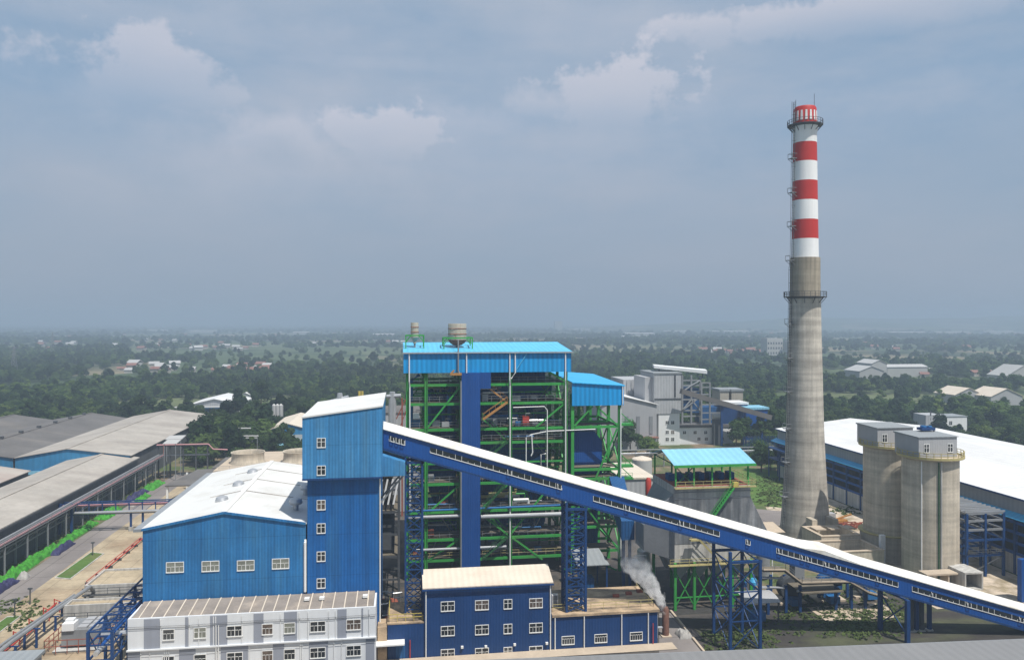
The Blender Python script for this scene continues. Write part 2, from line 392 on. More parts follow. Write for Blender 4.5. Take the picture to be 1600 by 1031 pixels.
# lawn island in the yard with its kerb
def island(pts, label):
    k = MB(); n = len(pts)
    cx = sum(p[0] for p in pts)/n; cy = sum(p[1] for p in pts)/n
    k.hexa([(x,y,.02) for x,y in pts], [(x,y,.16) for x,y in pts]); o = k.build('kerb', 'concrete_wall', loc=(0,0,0)); o['kind'] = 'structure'
    g2 = MB(); ins = [(cx+(x-cx)*.88, cy+(y-cy)*.97) for x, y in pts]
    g2.quad(*[(x,y,.168) for x,y in ins]); struct('lawn', g2, 'lawn')
island([G(85,903)[:2], G(110,905)[:2], G(163,865)[:2], G(142,863)[:2]], '')
a1, a2 = G(2,985)[:2], G(50,952)[:2]
island([(-66.5,112), (-64.3,112), (-64.3,141), (-66.5,141)], '')

# =====================================================================
#  FACTORY HALL (blue, white gable roof)
# =====================================================================
HX0, HX1, HY0, HY1 = -37.3, -14.35, 117.4, 159.0
hall = thing('factory_hall', (HX0, HY0, 0), 'long blue ribbed metal hall with a low white gable roof and four windows', 'factory hall')
HR = -26.0
rf = gable_y(hall, HX0, HX1, HY0, HY1, 0, 20.0, 22.0, 'blue_cladding', 'white_roof', xr=HR, over=.15, th=.2)
MB().box(HX0-1.25, HX0-.17, HY0-.2, HY1+.2, 19.72, 20.12).build('gutter', 'eave_grey', hall)
MB().bar((HX0-.1,HY0-.17,20.0), (HR,HY0-.17,22.1), .12, .35).bar((HR,HY0-.17,22.1), (HX1,HY0-.17,20.1), .12, .35).build('verge_trim', 'blue_cladding', hall)
MB().box(HR-.35, HR+.35, HY0, HY1, 22.21, 22.30).build('ridge_cap', 'white_trim', hall)
for yy in (131.5, 141.0, 150.5):
    sm = MB(); sm.bar((HX0+6, yy, 22.22-(HR-HX0-6)*.177), (HR-.4, yy, 22.24), .12, .08); sm.bar((HR+.4, yy, 22.24), (HX1-.3, yy, 20.25), .12, .08)
    sm.build('roof_seam', 'shed_roof', hall)
for (px, py, dx) in ((347,786,0), (373,762,0), (395,742,0), (462,789,0), (478,766,0)):
    zz = 21.3
    x, y, _ = G(px, py, zz)
    v = MB(); v.lathe(x, y, [(.45, 20.3), (.45, 21.4), (.95, 21.5), (1.05, 21.85), (.85, 22.3), (.3, 22.55)], 12)
    v.build('roof_ventilator', 'galvanised', hall, smooth=True)
for px, py in ((273.5,885.7), (329,884), (384,882.8), (438.5,880)):
    window(hall, XY(px, HY0), ZY(px, py, HY0), 2.3, 1.35, HY0, 4, .55, 'glass_pale')
xd = XY(477, HY0)
MB().tube([(xd,HY0-.2,10.0), (xd,HY0-.2,17.3), (xd,HY0+.1,17.6)], .2).build('downpipe', 'white_trim', hall)

# =====================================================================
#  TRANSFER TOWER
# =====================================================================
TX0, TX1, TY0, TY1 = -14.1, -3.6, 117.15, 137.0
tower = thing('transfer_tower', (TX0, TY0, 0), 'tall narrow blue metal tower with overhanging top and slanted white roof', 'tower')
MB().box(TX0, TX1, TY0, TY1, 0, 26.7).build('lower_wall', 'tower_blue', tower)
UX0, UX1, UY0, UY1 = -14.7, -3.1, 116.1, 137.4
MB().prism_y([(UX0,26.705),(UX1,26.705),(UX1,37.35),(UX0,35.85)], UY0, UY1).build('upper_wall', 'blue_cladding_lit', tower)
MB().prism_y([(UX0-.08,35.86),(UX1+.12,37.385),(UX1+.12,37.6),(UX0-.08,36.08)], UY0-.15, UY1+.12).build('roof', 'white_roof', tower)
MB().box(UX0-.03, UX1+.03, UY0-.04, UY0-.005, 26.68, 26.95).build('base_trim', 'deep_blue', tower)
for py in (691.6, 734.7):
    window(tower, XY(502, UY0), ZY(502, py, UY0), 1.1, 1.25, UY0, 2, .62)
for py in (788.5, 825, 868.8, 910.7):
    window(tower, XY(501.8, TY0), ZY(501.8, py, TY0), 1.1, 1.3, TY0, 2, .62)
MB().tube([(TX1+.15,TY0-.12,0),(TX1+.15,TY0-.12,26.6)], .1).build('downpipe', 'white_trim', tower)
MB().prism_y([(UX1+.01,26.9),(.3,26.9),(.3,28.9),(UX1+.01,30.0)], 116.6, 122.6).build('chute_housing', 'blue_cladding_lit', tower)
for y_ in (118, 121.5): MB().bar((-3.5,y_,22.5), (.1,y_,26.8), .25).build('bracket', 'grey_steel', tower)

# =====================================================================
#  WHITE OFFICE
# =====================================================================
OX0, OX1, OY0, OY1 = -37.3, -3.9, 111.3, 117.05
off = thing('office_building', (OX0, OY0, 0), 'white office block with grey facade panels and flat brown ribbed roof', 'office building')
MB().box(OX0, OX1, OY0, OY1, -.0, 9.0).build('wall', 'office_white', off)
pr = MB(); pr.hexa([(OX0+.3,OY0+.3,9.003),(OX1-.3,OY0+.3,9.003),(OX1-.3,OY1,9.003),(OX0+.3,OY1,9.003)], [(OX0+.3,OY0+.3,9.12),(OX1-.3,OY0+.3,9.12),(OX1-.3,OY1,9.75),(OX0+.3,OY1,9.75)])
pr.build('roof', 'office_roof', off)
rb = MB(); nr = 20
for i in range(nr):
    x = OX0+1.2+(OX1-OX0-2.4)*i/(nr-1); rb.bar((x,OY0+.32,9.16), (x,OY1-.02,9.8), .14, .08)
rb.build('roof_rib', 'cream_roof', off)
MB().box(OX0, OX1, OY0, OY0+.28, 9.003, 9.42).box(OX0, OX0+.28, OY0+.29, OY1, 9.003, 9.42).box(OX1-.28, OX1, OY0+.29, OY1, 9.003, 9.42).build('parapet', 'office_white', off)
def opx(px): return XY(px, OY0)
up = [(130,222),(370,387),(515,615),(768,825),(945,1020),(1255,1308),(1395,1404)]
lo = [(25,110),(335,430),(577,735),(880,945),(1090,1200),(1420,1470)]
for (a, b) in up: MB().box(opx(190+a/3.721), opx(190+b/3.721), OY0-.05, OY0-.003, 5.22, 9.30).build('facade_panel', 'office_grey', off)
for (a, b) in lo: MB().box(max(OX0+.02, opx(190+a/3.721)), min(OX1-.02, opx(190+b/3.721)), OY0-.05, OY0-.003, .2, 5.02).build('facade_panel', 'office_grey', off)
pl = MB()
for a in (228,395,450,535,548,700,925,1035,1085,1205,1245,1440):
    pl = MB(); pl.box(opx(190+a/3.721)-.05, opx(190+a/3.721)+.05, OY0-.12, OY0-.055, 5.25, 9.2).build('pilaster', 'white_paint', off)
for a in (112,165,250,262,275,560,745,1040,1050,1235,1280):
    pl = MB(); pl.box(opx(190+a/3.721)-.05, opx(190+a/3.721)+.05, OY0-.12, OY0-.055, .2, 5.0).build('pilaster', 'white_paint', off)
MB().box(OX0-.1, OX1+.1, OY0-.28, OY0-.002, 5.03, 5.21).build('string_course', 'office_white', off)
for (px, w) in ((263.6,1.4),(312.8,1.5),(367,2.0),(418,1.35),(452.6,1.4),(496.6,2.0),(552.8,1.9)):
    window(off, opx(px), 7.05, w, 1.35, OY0-.05, 4 if w > 1.6 else 3, .6, 'glass_pale' if px in (312.8, 452.6) else 'glass_dark')
    window(off, opx(px), 3.35, w, 1.35, OY0-.05, 4 if w > 1.6 else 3, .6)
cb = MB()
for z in (8.35, 8.15, 4.5): cb.tube([(OX0, OY0-.16, z), (-29, OY0-.16, z-.12), (-20, OY0-.16, z+.02), (-11, OY0-.16, z-.1), (OX1, OY0-.16, z+.02)], .025, 4)
cb.build('cable', 'dark_steel', off)
for k in range(3):
    x = opx(190+(1060, 1150, 1410)[k]/3.721)
    MB().box(x-.35, x+.35, OY1-2.6, OY1-1.9, 9.62, 9.95).build('roof_hatch', 'white_trim', off)
MB().tube([(opx(335+3), OY0-.2, 2.0), (opx(338), OY0-.2, 8.0)], .06, 6).tube([(opx(342), OY0-.2, 2.0), (opx(342), OY0-.2, 8.0)], .06, 6).build('downpipe', 'white_trim', off)

# =====================================================================
#  DEEP BLUE CONTROL BUILDING AND ITS WINGS
# =====================================================================
CY = 115.2
cb_ = thing('control_building', (3.2, CY, 0), 'three storey deep blue building with cream roof and twelve white windows', 'building')
CX0, CX1 = 3.1, 22.4
gable_x(cb_, CX0, CX1, CY, 123.0, 0, 10.3, 11.6, 'deep_blue', 'cream_roof', yr=119.6, over=.25, th=.18)
MB().box(CX0-.3, CX1+.3, CY-.5, CY-.27, 10.02, 10.2).build('gutter', 'deep_blue', cb_)
for px, w, n in ((699.6,1.9,4), (753,1.9,4), (793.6,1.15,2), (837.4,1.9,4)):
    for py in (946.5, 985, 1021):
        k = (px-700)*-.036
        window(cb_, XY(px, CY), ZY(px, py+k, CY), w, 1.3, CY, n, .6)
for x in (CX0+.25, CX1-.2): MB().tube([(x,CY-.18,0),(x,CY-.18,10)], .09, 6).build('downpipe', 'white_trim', cb_)
for px, py in ((722,1010), (759,1009), (804,1006), (854,1004)):
    x = XY(px, CY); z = ZY(px, py, CY)
    MB().box(x-.18, x+.18, CY-.35, CY-.01, z-.12, z+.18).build('wall_lamp', 'white_trim', cb_)
an = thing('switchgear_annex', (22.5, CY, 0), 'low deep blue annex with stained flat terrace and yellow railing, right of the windowed block', 'building')
AX0, AX1 = 22.45, 39.2
MB().box(AX0, AX1, CY, 125.6, 0, 5.0).build('wall', 'deep_blue', an)
MB().box(AX0+.05, AX1+.3, CY-.25, 125.9, 5.003, 5.35).build('roof', 'terrace', an)
rr = MB(); rail(rr, [(AX0+.4,CY+1.2,5.35),(AX1-.3,CY+1.2,5.35),(AX1-.3,125.3,5.35)], 1.1, 2.0, .04); rr.build('railing', 'ochre_rail', an)
for px in (867, 912.5, 971, 1012.5): x = XY(px, CY); MB().tube([(x,CY-.15,0),(x,CY-.15,4.95)], .09, 6).build('downpipe', 'white_trim', an)
for px in (887.6, 938.7, 994): window(an, XY(px, CY), 1.35, 1.85, 1.15, CY, 5, .7)
x = XY(1019.5, CY); MB().tube([(x,CY-.3,0),(x,CY-.3,3.3)], .08, 6).build('fire_pipe', 'red_paint', an)
for k in range(3):
    px = (963, 983, 1000)[k]; y = 121+k*.8; x = XY(px, y)
    MB().box(x-.5, x+.5, y, y+.5, 5.35, 5.8).build('vent_box', 'rust', an)
an2 = thing('entrance_wing', (-2.2, CY, 0), 'low deep blue wing with a door canopy between white office and windowed block', 'building')
MB().box(-2.3, CX0-.02, CY+.1, 124.0, 0, 5.15).build('wall', 'deep_blue', an2)
MB().box(-2.35, CX0-.03, CY+.05, 124.0, 5.153, 5.35).build('roof', 'terrace', an2)
MB().box(-5.5, .2, CY-1.8, CY+.05, 2.75, 2.95).build('canopy', 'white_trim', an2)
MB().box(-1.1, .3, CY+.03, CY+.095, 0, 2.3).build('door', 'boiler_blue', an2)
r2 = MB(); rail(r2, [(-2.1,CY+.6,5.35),(CX0-.3,CY+.6,5.35)], 1.1, 1.2, .05); rail(r2, [(-2.1,CY+.6,5.35),(-2.1,123.8,5.35)], 1.1, 1.6, .05); r2.build('railing', 'yellow_paint', an2)
MB().tube([(1.0,CY-.1,0),(1.0,CY-.1,2.8)], .08, 6).build('fire_pipe', 'red_paint', an2)
MB().box(-3.75, -2.4, CY-.3, CY+3, 0, 5.0).build('link_wall', 'terrace', an2)
ac = thing('air_conditioner', (23.4,118,5.35), 'white outdoor fan unit on the stained terrace beside the cream roof', 'air conditioner')
MB().box(23.0,24.0,118,118.6,5.55,7.4).build('casing', 'white_trim', ac)
MB().box(23.1,23.9,117.95,117.995,6.5,7.25).box(23.1,23.9,117.95,117.995,5.7,6.4).build('fan_grille', 'grey_steel', ac)
MB().box(23.05,23.15,118.05,118.5,5.36,5.55).box(23.85,23.95,118.05,118.5,5.36,5.55).build('foot', 'dark_steel', ac)
sheet('pavement', rect(-4, 41.5, 112.6, 115.1), .12, 'concrete_slab')

# foreground roof at the bottom right
fr = thing('foreground_shed', (10, 98, 0), 'plain grey ribbed shed roof along the bottom edge, cut off by the frame', 'shed')
frp = MB(); frp.hexa([(-8,66,5.6),(140,66,5.6),(140,89.7,7.1),(-8,97.4,7.1)], [(-8,66,5.85),(140,66,5.85),(140,89.7,7.35),(-8,97.4,7.35)]); frp.build('roof', 'foreground_roof', fr)
MB().hexa([(-7,68,0),(139,68,0),(139,89.0,0),(-7,96.6,0)], [(-7,68,5.6),(139,68,5.6),(139,89.0,6.9),(-7,96.6,6.9)]).build('wall', 'grey_cladding', fr)
MB().bar((-8,97.55,7.2), (140,89.85,7.2), .22, .25).build('gutter', 'grey_steel', fr)

# grey roof at the bottom left
gl = thing('corner_shed', (-60, 100, 0), 'flat grey roof of a small shed at the bottom left corner', 'shed')
MB().box(-72, -47.7, 96, 111.2, 5.6, 6.0).build('roof', 'grey_roof', gl)
MB().box(-71.5, -48.0, 96.5, 110.8, 0, 5.597).build('wall', 'grey_cladding', gl)

# =====================================================================
#  CONVEYOR GALLERY
# =====================================================================
def gal(x, off=0.0, dz=0.0):     # near bottom edge of the gallery at plant X
    y = 118.6-.0871*(x+2.9)
    return Vector((x, y+off, 30.55-.2946*(x+2.9)+dz))
gy = thing('conveyor_gallery', tuple(gal(-2.9)), 'long sloping deep blue conveyor gallery with white roof descending from the tower', 'conveyor gallery')
XE = 118.0; GW = 3.0; GH = 3.05
a, b = gal(-3.0), gal(XE)
w_ = Vector((0, GW, 0))
MB().hexa([a, b, b+w_, a+w_], [a+Vector((0,0,GH)), b+Vector((0,0,GH)), b+w_+Vector((0,0,GH)), a+w_+Vector((0,0,GH))]).build('wall', 'gallery_blue', gy)
gr = MB(); e = .22; rz = .95
def ring(x): 
    p = gal(x); return [p+Vector((0,-e,GH+.02)), p+Vector((0,GW/2,GH+rz)), p+Vector((0,GW+e,GH+.02))]
p0, p1 = ring(-3.0), ring(XE); T = Vector((0,0,.12))
for i in range(2): gr.hexa([p0[i], p1[i], p1[i+1], p0[i+1]], [p0[i]+T, p1[i]+T, p1[i+1]+T, p0[i+1]+T])
gr.build('roof', 'gallery_roof', gy)
hp = MB()
hx0, hx1, hx2 = 62.0, 65.5, 71.0
for i in range(2):
    q0, q1, q2 = ring(hx0), ring(hx1), ring(hx2); U = Vector((0,0,.125)); V = Vector((0,0,.65))
    hp.hexa([q0[i]+U, q1[i]+U, q1[i+1]+U, q0[i+1]+U], [q0[i]+U*1.1, q1[i]+V, q1[i+1]+V, q0[i+1]+U*1.1])
    hp.hexa([q1[i]+U, q2[i]+U, q2[i+1]+U, q1[i+1]+U], [q1[i]+V, q2[i]+U*1.1, q2[i+1]+U*1.1, q1[i+1]+V])
hp.build('roof_hump', 'gallery_roof', gy)
MB().bar(gal(-3,-.1,.12), gal(XE,-.1,.12), .12, .3).bar(gal(-3,-.1,GH-.15), gal(XE,-.1,GH-.15), .12, .18).build('edge_trim', 'deep_blue', gy)
def gpx(px):
    lo_, hi_ = -10.0, 125.0
    for _ in range(40):
        m_ = (lo_+hi_)/2; p = gal(m_)
        if PROJ(p.x, p.y)[0] < px: lo_ = m_
        else: hi_ = m_
    return lo_
def wstrip(pa, pb):
    xa, xb = gpx(pa), gpx(pb); n = max(1, round((xb-xa)/.95)); f = MB(); g2 = MB()
    fr_ = .36 if pa < 900 else .47
    zt, zb = GH*(1-fr_)+.42, GH*(1-fr_)-.36
    for zz, hh in ((zb, .1),):
        f.bar(gal(xa,-.05,zz), gal(xb,-.05,zz), .08, hh)
    for i in range(n+1):
        x = xa+(xb-xa)*i/n
        f.bar(gal(x,-.05,zb), gal(x,-.05,zt if random.random()<.55 else zb+.3), .05)
    for i in range(n):
        if random.random() < .22 or n == 1:
            x = xa+(xb-xa)*(i+.3)/n; x2 = xa+(xb-xa)*(i+.85)/n
            f.bar(gal(x,-.3,zb+.05), gal(x2,-.3,zb+.05), .07); f.bar(gal(x,-.3,zb+.05), gal(x,-.3,zt-.1), .07); f.bar(gal(x2,-.3,zb+.05), gal(x2,-.3,zt-.1), .07)
            f.bar(gal(x,-.3,zb+.05), gal(x,0,zt), .05)
    fo = f.build('window', 'white_trim', gy)
    q0, q1 = gal(xa,-.02,zb), gal(xb,-.02,zb); H = Vector((0,0,zt-zb)); Q = Vector((0,.015,0))
    g2.hexa([q0, q1, q1+Q, q0+Q], [q0+H, q1+H, q1+Q+H, q0+Q+H]); g2.build('pane', 'glass_dark', fo)
for pa, pb in ((608,633), (672,878), (927,1124), (1165,1172), (1213,1403), (1425,1680)): wstrip(pa, pb)
# supports under the gallery
def support(name, x0, x1, y0, y1, nseg, label, leg=.32, z0=0.0):
    xm = (x0+x1)/2; t = thing(name, (xm, (y0+y1)/2, z0), label, 'trestle', 'steel trestles under the sloping gallery')
    zt = [gal(x).z-.12 for x in (x0,x1,x1,x0)]
    lattice(t, x0, x1, y0, y1, z0, min(zt)-.3, nseg, 'steel_blue', leg, .16, ztops=zt)
    MB().bar((x0-.3,y0,min(zt)-.2), (x1+.3,y0,min(zt)-.2), .3, .4).bar((x0-.3,y1,min(zt)-.2), (x1+.3,y1,min(zt)-.2), .3, .4).build('cap_beam', 'steel_blue', t)
    return t
support('gallery_trestle', .35, 2.9, 118.4, 121.4, 14, 'slim blue lattice trestle left of the cream-roofed block, beside the tower', .3)
support('gallery_trestle', 24.9, 27.9, 115.9, 119.0, 12, 'blue lattice trestle rising behind the stained terrace under the gallery', .35, 5.35)
support('gallery_trestle', 49.2, 54.0, 110.9, 117.2, 3, 'widest blue trestle with large crossed braces, in the middle of the open yard', .42)
t5 = thing('gallery_trestle', (77.5,112.5,0), 'pair of short blue posts with crossed braces right of the widest trestle', 'trestle', 'steel trestles under the sloping gallery')
for x, y in ((77.9,110.0),(76.9,115.4)): MB().box(x-.3,x+.3,y-.3,y+.3,0,gal(x).z-.1).build('leg', 'steel_blue', t5)
MB().bar((77.9,110,1),(76.9,115.4,6),.16).bar((77.9,110,6),(76.9,115.4,1),.16).bar((77.9,110,6.6),(76.9,115.4,6.6),.25).build('bracing', 'steel_blue', t5)

# =====================================================================
#  BOILER HOUSE (green frame)
# =====================================================================
BY = 150.0
bxs = [.85, 4.4, 11.2, 20.9, 32.05]; rows = [150.0, 158.5, 167.0, 176.0]
bh = thing('boiler_house', (16, BY, 0), 'tall open green steel boiler house frame with bright blue canopy roof', 'boiler house')
for x in bxs:
    for y in rows:
        c = MB(); wc = .62 if y == BY else .5
        c.box(x-wc/2, x+wc/2, y-.06, y+.06, 0, 40.3); c.box(x-wc/2, x-wc/2+.1, y-.3, y-.061, 0, 40.3).box(x+wc/2-.1, x+wc/2, y-.3, y-.061, 0, 40.3)
        c.box(x-wc/2, x-wc/2+.1, y+.061, y+.3, 0, 40.3).box(x+wc/2-.1, x+wc/2, y+.061, y+.3, 0, 40.3)
        c.build('column', 'green_steel', bh)
levels = [3.6, 7.6, 13.0, 18.4, 22.4, 26.3, 29.0, 34.0, 37.7]
for z in levels:
    for j, y in enumerate(rows):
        for i in range(4):
            if j and i == 2 and z in (22.4, 7.6): continue
            b = MB(); hh = .5 if z not in (22.4,) else .3
            b.bar((bxs[i]+.33,y,z), (bxs[i+1]-.33,y,z), .26, hh); 
            if j in (0, 2): b.build('beam', 'green_steel', bh)
    b = MB()
    for x in bxs:
        for j in range(3): b.bar((x,rows[j]+.32,z-.05), (x,rows[j+1]-.32,z-.05), .26, .45)
    b.build('cross_beam', 'green_steel', bh)
for z in (3.6, 7.6, 13.0, 18.4, 26.3, 29.0, 34.0, 37.7):
    MB().box(.9, 10.99, 150.4, 155.2, z+.26, z+.33).build('walkway', 'deck_grating', bh)
    MB().box(11.0, 32.0, 151.6, 156.6, z+.26, z+.33).build('walkway', 'deck_grating', bh)
    if z < 30: MB().box(.9, 32, 172.2, 176, z+.26, z+.33).build('walkway', 'deck_grating', bh)
    h = MB(); rail(h, [(1.2,150.25,z+.33),(10.9,150.25,z+.33)], 1.1, 1.7, .035); rail(h, [(15.4,150.25,z+.33),(31.7,150.25,z+.33)], 1.1, 1.7, .035)
    h.build('handrail', 'grey_steel' if z != 3.6 else 'ochre_rail', bh)
def brace(xa, za, xb, zb, y=BY-.05, w=.36): MB().bar((xa,y,za),(xb,y,zb), w, .3).build('brace', 'green_steel', bh)
brace(4.5, 29.3, 11.0, 37.4, w=.3)
for (xa, za, xb, zb) in ((20.9,8.2,29.5,18.2),(20.9,7.8,27.3,3.0),(11.4,18.6,5,13.2),(20.6,7.8,15,3.4),(20.6,8.0,14.5,12.8),(26,29.2,31.8,33.8),(15,13.2,20.6,18.2),(4.6,3.6,10.8,7.6),(27,41,31.9,38.2)): brace(xa,za,xb,zb,w=.32)
for (ya, yb) in ((150,158.5),(167,176)):
    for za, zb in ((3.8,18.2),(18.6,28.8),(29.2,37.6)):
        MB().bar((32.05,ya,za),(32.05,yb,zb),.25).bar((32.05,yb,za),(32.05,ya,zb),.25).build('brace', 'green_steel', bh)
        MB().bar((.85,ya,za),(.85,yb,zb),.25).bar((.85,yb,za),(.85,ya,zb),.25).build('brace', 'green_steel', bh)
# switchback stairs between x=14.9 and 20.5
for k, (za, zb) in enumerate(((3.9,7.9),(7.9,13.3),(13.3,18.7),(18.7,22.7),(22.7,26.6),(26.6,31.0),(31.0,34.3),(34.3,38.0))):
    xa, xb = (15.4, 20.2) if k % 2 == 0 else (20.2, 15.4)
    s = MB(); yo = 149.2 if k % 2 == 0 else 150.9
    for dy in (-.45, .45): s.bar((xa,yo+dy,za),(xb,yo+dy,zb),.07,.3); s.bar((xa,yo+dy,za+1.05),(xb,yo+dy,zb+1.05),.06)
    n = 12
    for i in range(n):
        f_ = (i+.5)/n; s.box(xa+(xb-xa)*f_-.14, xa+(xb-xa)*f_+.14, yo-.44, yo+.44, za+(zb-za)*f_-.03, za+(zb-za)*f_+.02)
    for i in range(5):
        f_ = i/4; s.bar((xa+(xb-xa)*f_,yo-.45,za+(zb-za)*f_),(xa+(xb-xa)*f_,yo-.45,za+(zb-za)*f_+1.05),.05)
    s.build('stair', 'orange_stair' if k in (6, 7) else 'green_steel' if k % 2 else 'dark_green_steel', bh)
rnd_=random.Random(3)
for k in range(64):
    z=rnd_.choice([4,8,13.4,18.8,26.7,29.4,34.4])+rnd_.uniform(.3,2.6); xa=rnd_.uniform(1.2,29); L_=rnd_.uniform(1.5,6); y_=rnd_.uniform(150.7,156); up=rnd_.uniform(-2.2,2.2)
    if xa<11.2<xa+L_: xa=15.5
    xb=min(xa+L_,31.6); zb=max(.5,z+up)
    MB().tube([(xa,y_,z),(xb,y_,z),(xb,y_,zb)],rnd_.choice((.09,.13,.2,.3)),6).build('pipe',rnd_.choice(('galvanised','pipe_blue','grey_steel','white_trim','green_steel','ochre_rail')),bh)
for k in range(26):
    z=rnd_.choice([3.93,7.93,13.33,18.73,26.63,29.33,34.33]); xa=rnd_.choice([rnd_.uniform(1.3,9.5),rnd_.uniform(15.5,30.5)]); y_=rnd_.uniform(151,154); w2=rnd_.uniform(.4,1.1)
    MB().box(xa-w2,xa+w2,y_,y_+1.2,z,z+rnd_.uniform(.7,1.8)).build('deck_cabinet',rnd_.choice(('grey_steel','light_grey_cladding','pipe_blue','rust','dark_steel','green_steel')),bh)
for k in range(26):
    i=rnd_.choice((0,0,1,3,3,3)); za,zb=rnd_.choice(((3.9,7.4),(7.9,12.8),(13.3,18.2),(18.7,22.2),(22.7,26.1),(29.3,33.8),(34.3,37.5))); xa=rnd_.uniform(bxs[i]+.5,bxs[i+1]-3.5); xb=xa+rnd_.uniform(1.5,3.2)
    if rnd_.random()<.5: xa,xb=xb,xa
    MB().bar((xa,rnd_.uniform(152,156.5),za),(xb,rnd_.uniform(152,156.5),zb),.16,.2).build('strut',rnd_.choice(('green_steel','dark_green_steel','green_steel','galvanised')),bh)
for k in range(12):
    i=rnd_.choice((0,3,3)); z=rnd_.choice((8.2,13.6,19.0,26.9,29.6,34.6)); xa=rnd_.uniform(bxs[i]+1,bxs[i+1]-2.6); MB().tube([(xa,155.4,z),(xa,155.4,z+2.4),(xa+1.6,155.4,z+3.1),(xa+1.6,157.3,z+3.1)],rnd_.uniform(.35,.6),10).build('duct',rnd_.choice(('pipe_blue','galvanised','grey_steel')),bh)
for z in (5.6,10.3,15.7,20.4,24.3,31.5,35.8):
    for i in (0,1,3):
        if rnd_.random()<.75: MB().bar((bxs[i]+.3,154.3,z),(bxs[i+1]-.3,154.3,z),.18,.25).build('stringer','green_steel',bh)
# canopy
KX0, KX1 = .05, 33.0
cn = MB(); cn.box(KX0, KX1, BY-.75, BY-.62, 40.15, 44.0).box(KX1-.12, KX1, BY-.61, 177, 40.15, 44.0).box(KX0, KX0+.12, BY-.61, 177, 40.15, 44.0).box(KX0, KX1, 177.01, 177.13, 40.15, 44.0)
cn.build('canopy_cladding', 'canopy_blue', bh)
cr = MB(); ym = 164.0
cr.hexa([(KX0-.1,BY-1.0,44.02),(KX1+.15,BY-1.0,44.02),(KX1+.15,ym,45.5),(KX0-.1,ym,45.5)], [(KX0-.1,BY-1.0,44.2),(KX1+.15,BY-1.0,44.2),(KX1+.15,ym,45.68),(KX0-.1,ym,45.68)])
cr.hexa([(KX0-.1,ym,45.5),(KX1+.15,ym,45.5),(KX1+.15,177.4,44.02),(KX0-.1,177.4,44.02)], [(KX0-.1,ym,45.68),(KX1+.15,ym,45.68),(KX1+.15,177.4,44.2),(KX0-.1,177.4,44.2)])
cr.build('canopy_roof', 'canopy_roof', bh)
MB().box(KX0-.2, KX1+.3, BY-1.25, BY-1.01, 43.9, 44.14).build('gutter', 'galvanised', bh)
for px, zb in ((639.5,14), (729,39.0), (796.5,2), (883.5,2)):
    x = XY(px, BY-.9); p = [(x,BY-.95,43.9),(x,BY-.95,39.9 if px == 729 else 38.5)]
    p.append((x-1.0 if px == 729 else x+.1, BY-.6, 38.6 if px == 729 else 37.5)); p.append((p[-1][0], BY-.6, zb if px != 729 else 15))
    MB().tube(p, .13, 6).build('downpipe', 'white_trim', bh)
x = XY(805, BY-.9)
MB().tube([(x,BY-.95,43.9),(x,BY-.95,40.0),(x-.8,BY-.9,38.9)], .13, 6).build('downpipe', 'white_trim', bh)
MB().bar((x,BY-.9,40.3),(x+2.2,BY-.9,43.6),.12).bar((x,BY-.9,43.7),(x+2.4,BY-.9,43.7),.1).build('davit', 'canopy_roof', bh)
dp = MB(); xx = XY(716, BY-1); dp.tube([(xx,BY-1.1,46.5),(xx,BY-1.1,40.6),(xx+1.0,BY-1.2,38.0),(xx+1.2,BY-1.2,36)], .16, 6); dp.build('feed_pipe', 'grey_steel', bh)
MB().box(xx-1.6, xx+.6, BY-1.9, BY-.9, 39.7, 40.1).bar((xx-1.4,BY-1.4,40.1),(xx-.8,BY-1.4,40.7),.3).build('bracket_platform', 'orange_stair', bh)
# elevator shaft
sh = thing('elevator_shaft', (13,149,0), 'tall plain deep blue lift shaft standing against the green frame', 'lift shaft')
sx0, sx1 = XY(721.5,148.2), XY(750.5,148.2)
MB().box(sx0, sx1, 148.2, 151.4, 0, 40.1).build('shaft_wall', 'shaft_blue', sh)
MB().box(sx0-.25, sx0-.005, 148.1, 148.5, 0, 38.5).build('corner_trim', 'grey_steel', sh)
sx2 = XY(766, 150); MB().box(sx1+.005, sx2, 149.0, 151.2, 37.0, 40.1).build('top_landing', 'shaft_blue', sh)

# right lower bay
rb_ = thing('fan_bay_frame', (37, BY, 0), 'lower green steel bay with bright blue canopy, right of the tall boiler house', 'steel frame')
cxs = [33.2, 43.1]
for x in (33.4, 38.6, 43.1):
    for y in rows[:3]+[174.5]:
        if x == 38.6 and y == BY: continue
        MB().box(x-.3,x+.3,y-.3,y+.3,0,33.4).build('column', 'green_steel', rb_)
for z in (4.2, 9.0, 12.9, 18.6, 20.5, 29.0):
    for y in rows[:3]: MB().bar((33.72,y,z),(42.78,y,z),.28,.5).build('beam', 'green_steel', rb_)
    b = MB()
    for j in range(2):
        b.bar((43.1,rows[j]+.32,z),(43.1,rows[j+1]-.32,z),.28,.45)
    b.build('cross_beam', 'green_steel', rb_)
    MB().box(33.8, 42.7, 151, 154.4, z+.27, z+.33).build('walkway', 'deck_grating', rb_)
for (xa,za,xb,zb) in ((33.8,9.3,42.6,28.6),(42.6,4.6,36.5,12.6),(33.8,29.3,37.6,33.2),(42.6,29.3,38.2,33.2),(34,4.4,42.4,.2)): MB().bar((xa,BY-.1,za),(xb,BY-.1,zb),.32,.3).build('brace', 'green_steel', rb_)
for j in range(2):
    for za, zb in ((4.4,12.7),(13.1,20.3),(20.7,28.8)):
        MB().bar((43.1,rows[j],za),(43.1,rows[j+1],zb),.22).bar((43.1,rows[j+1],za),(43.1,rows[j],zb),.22).build('brace', 'green_steel', rb_)
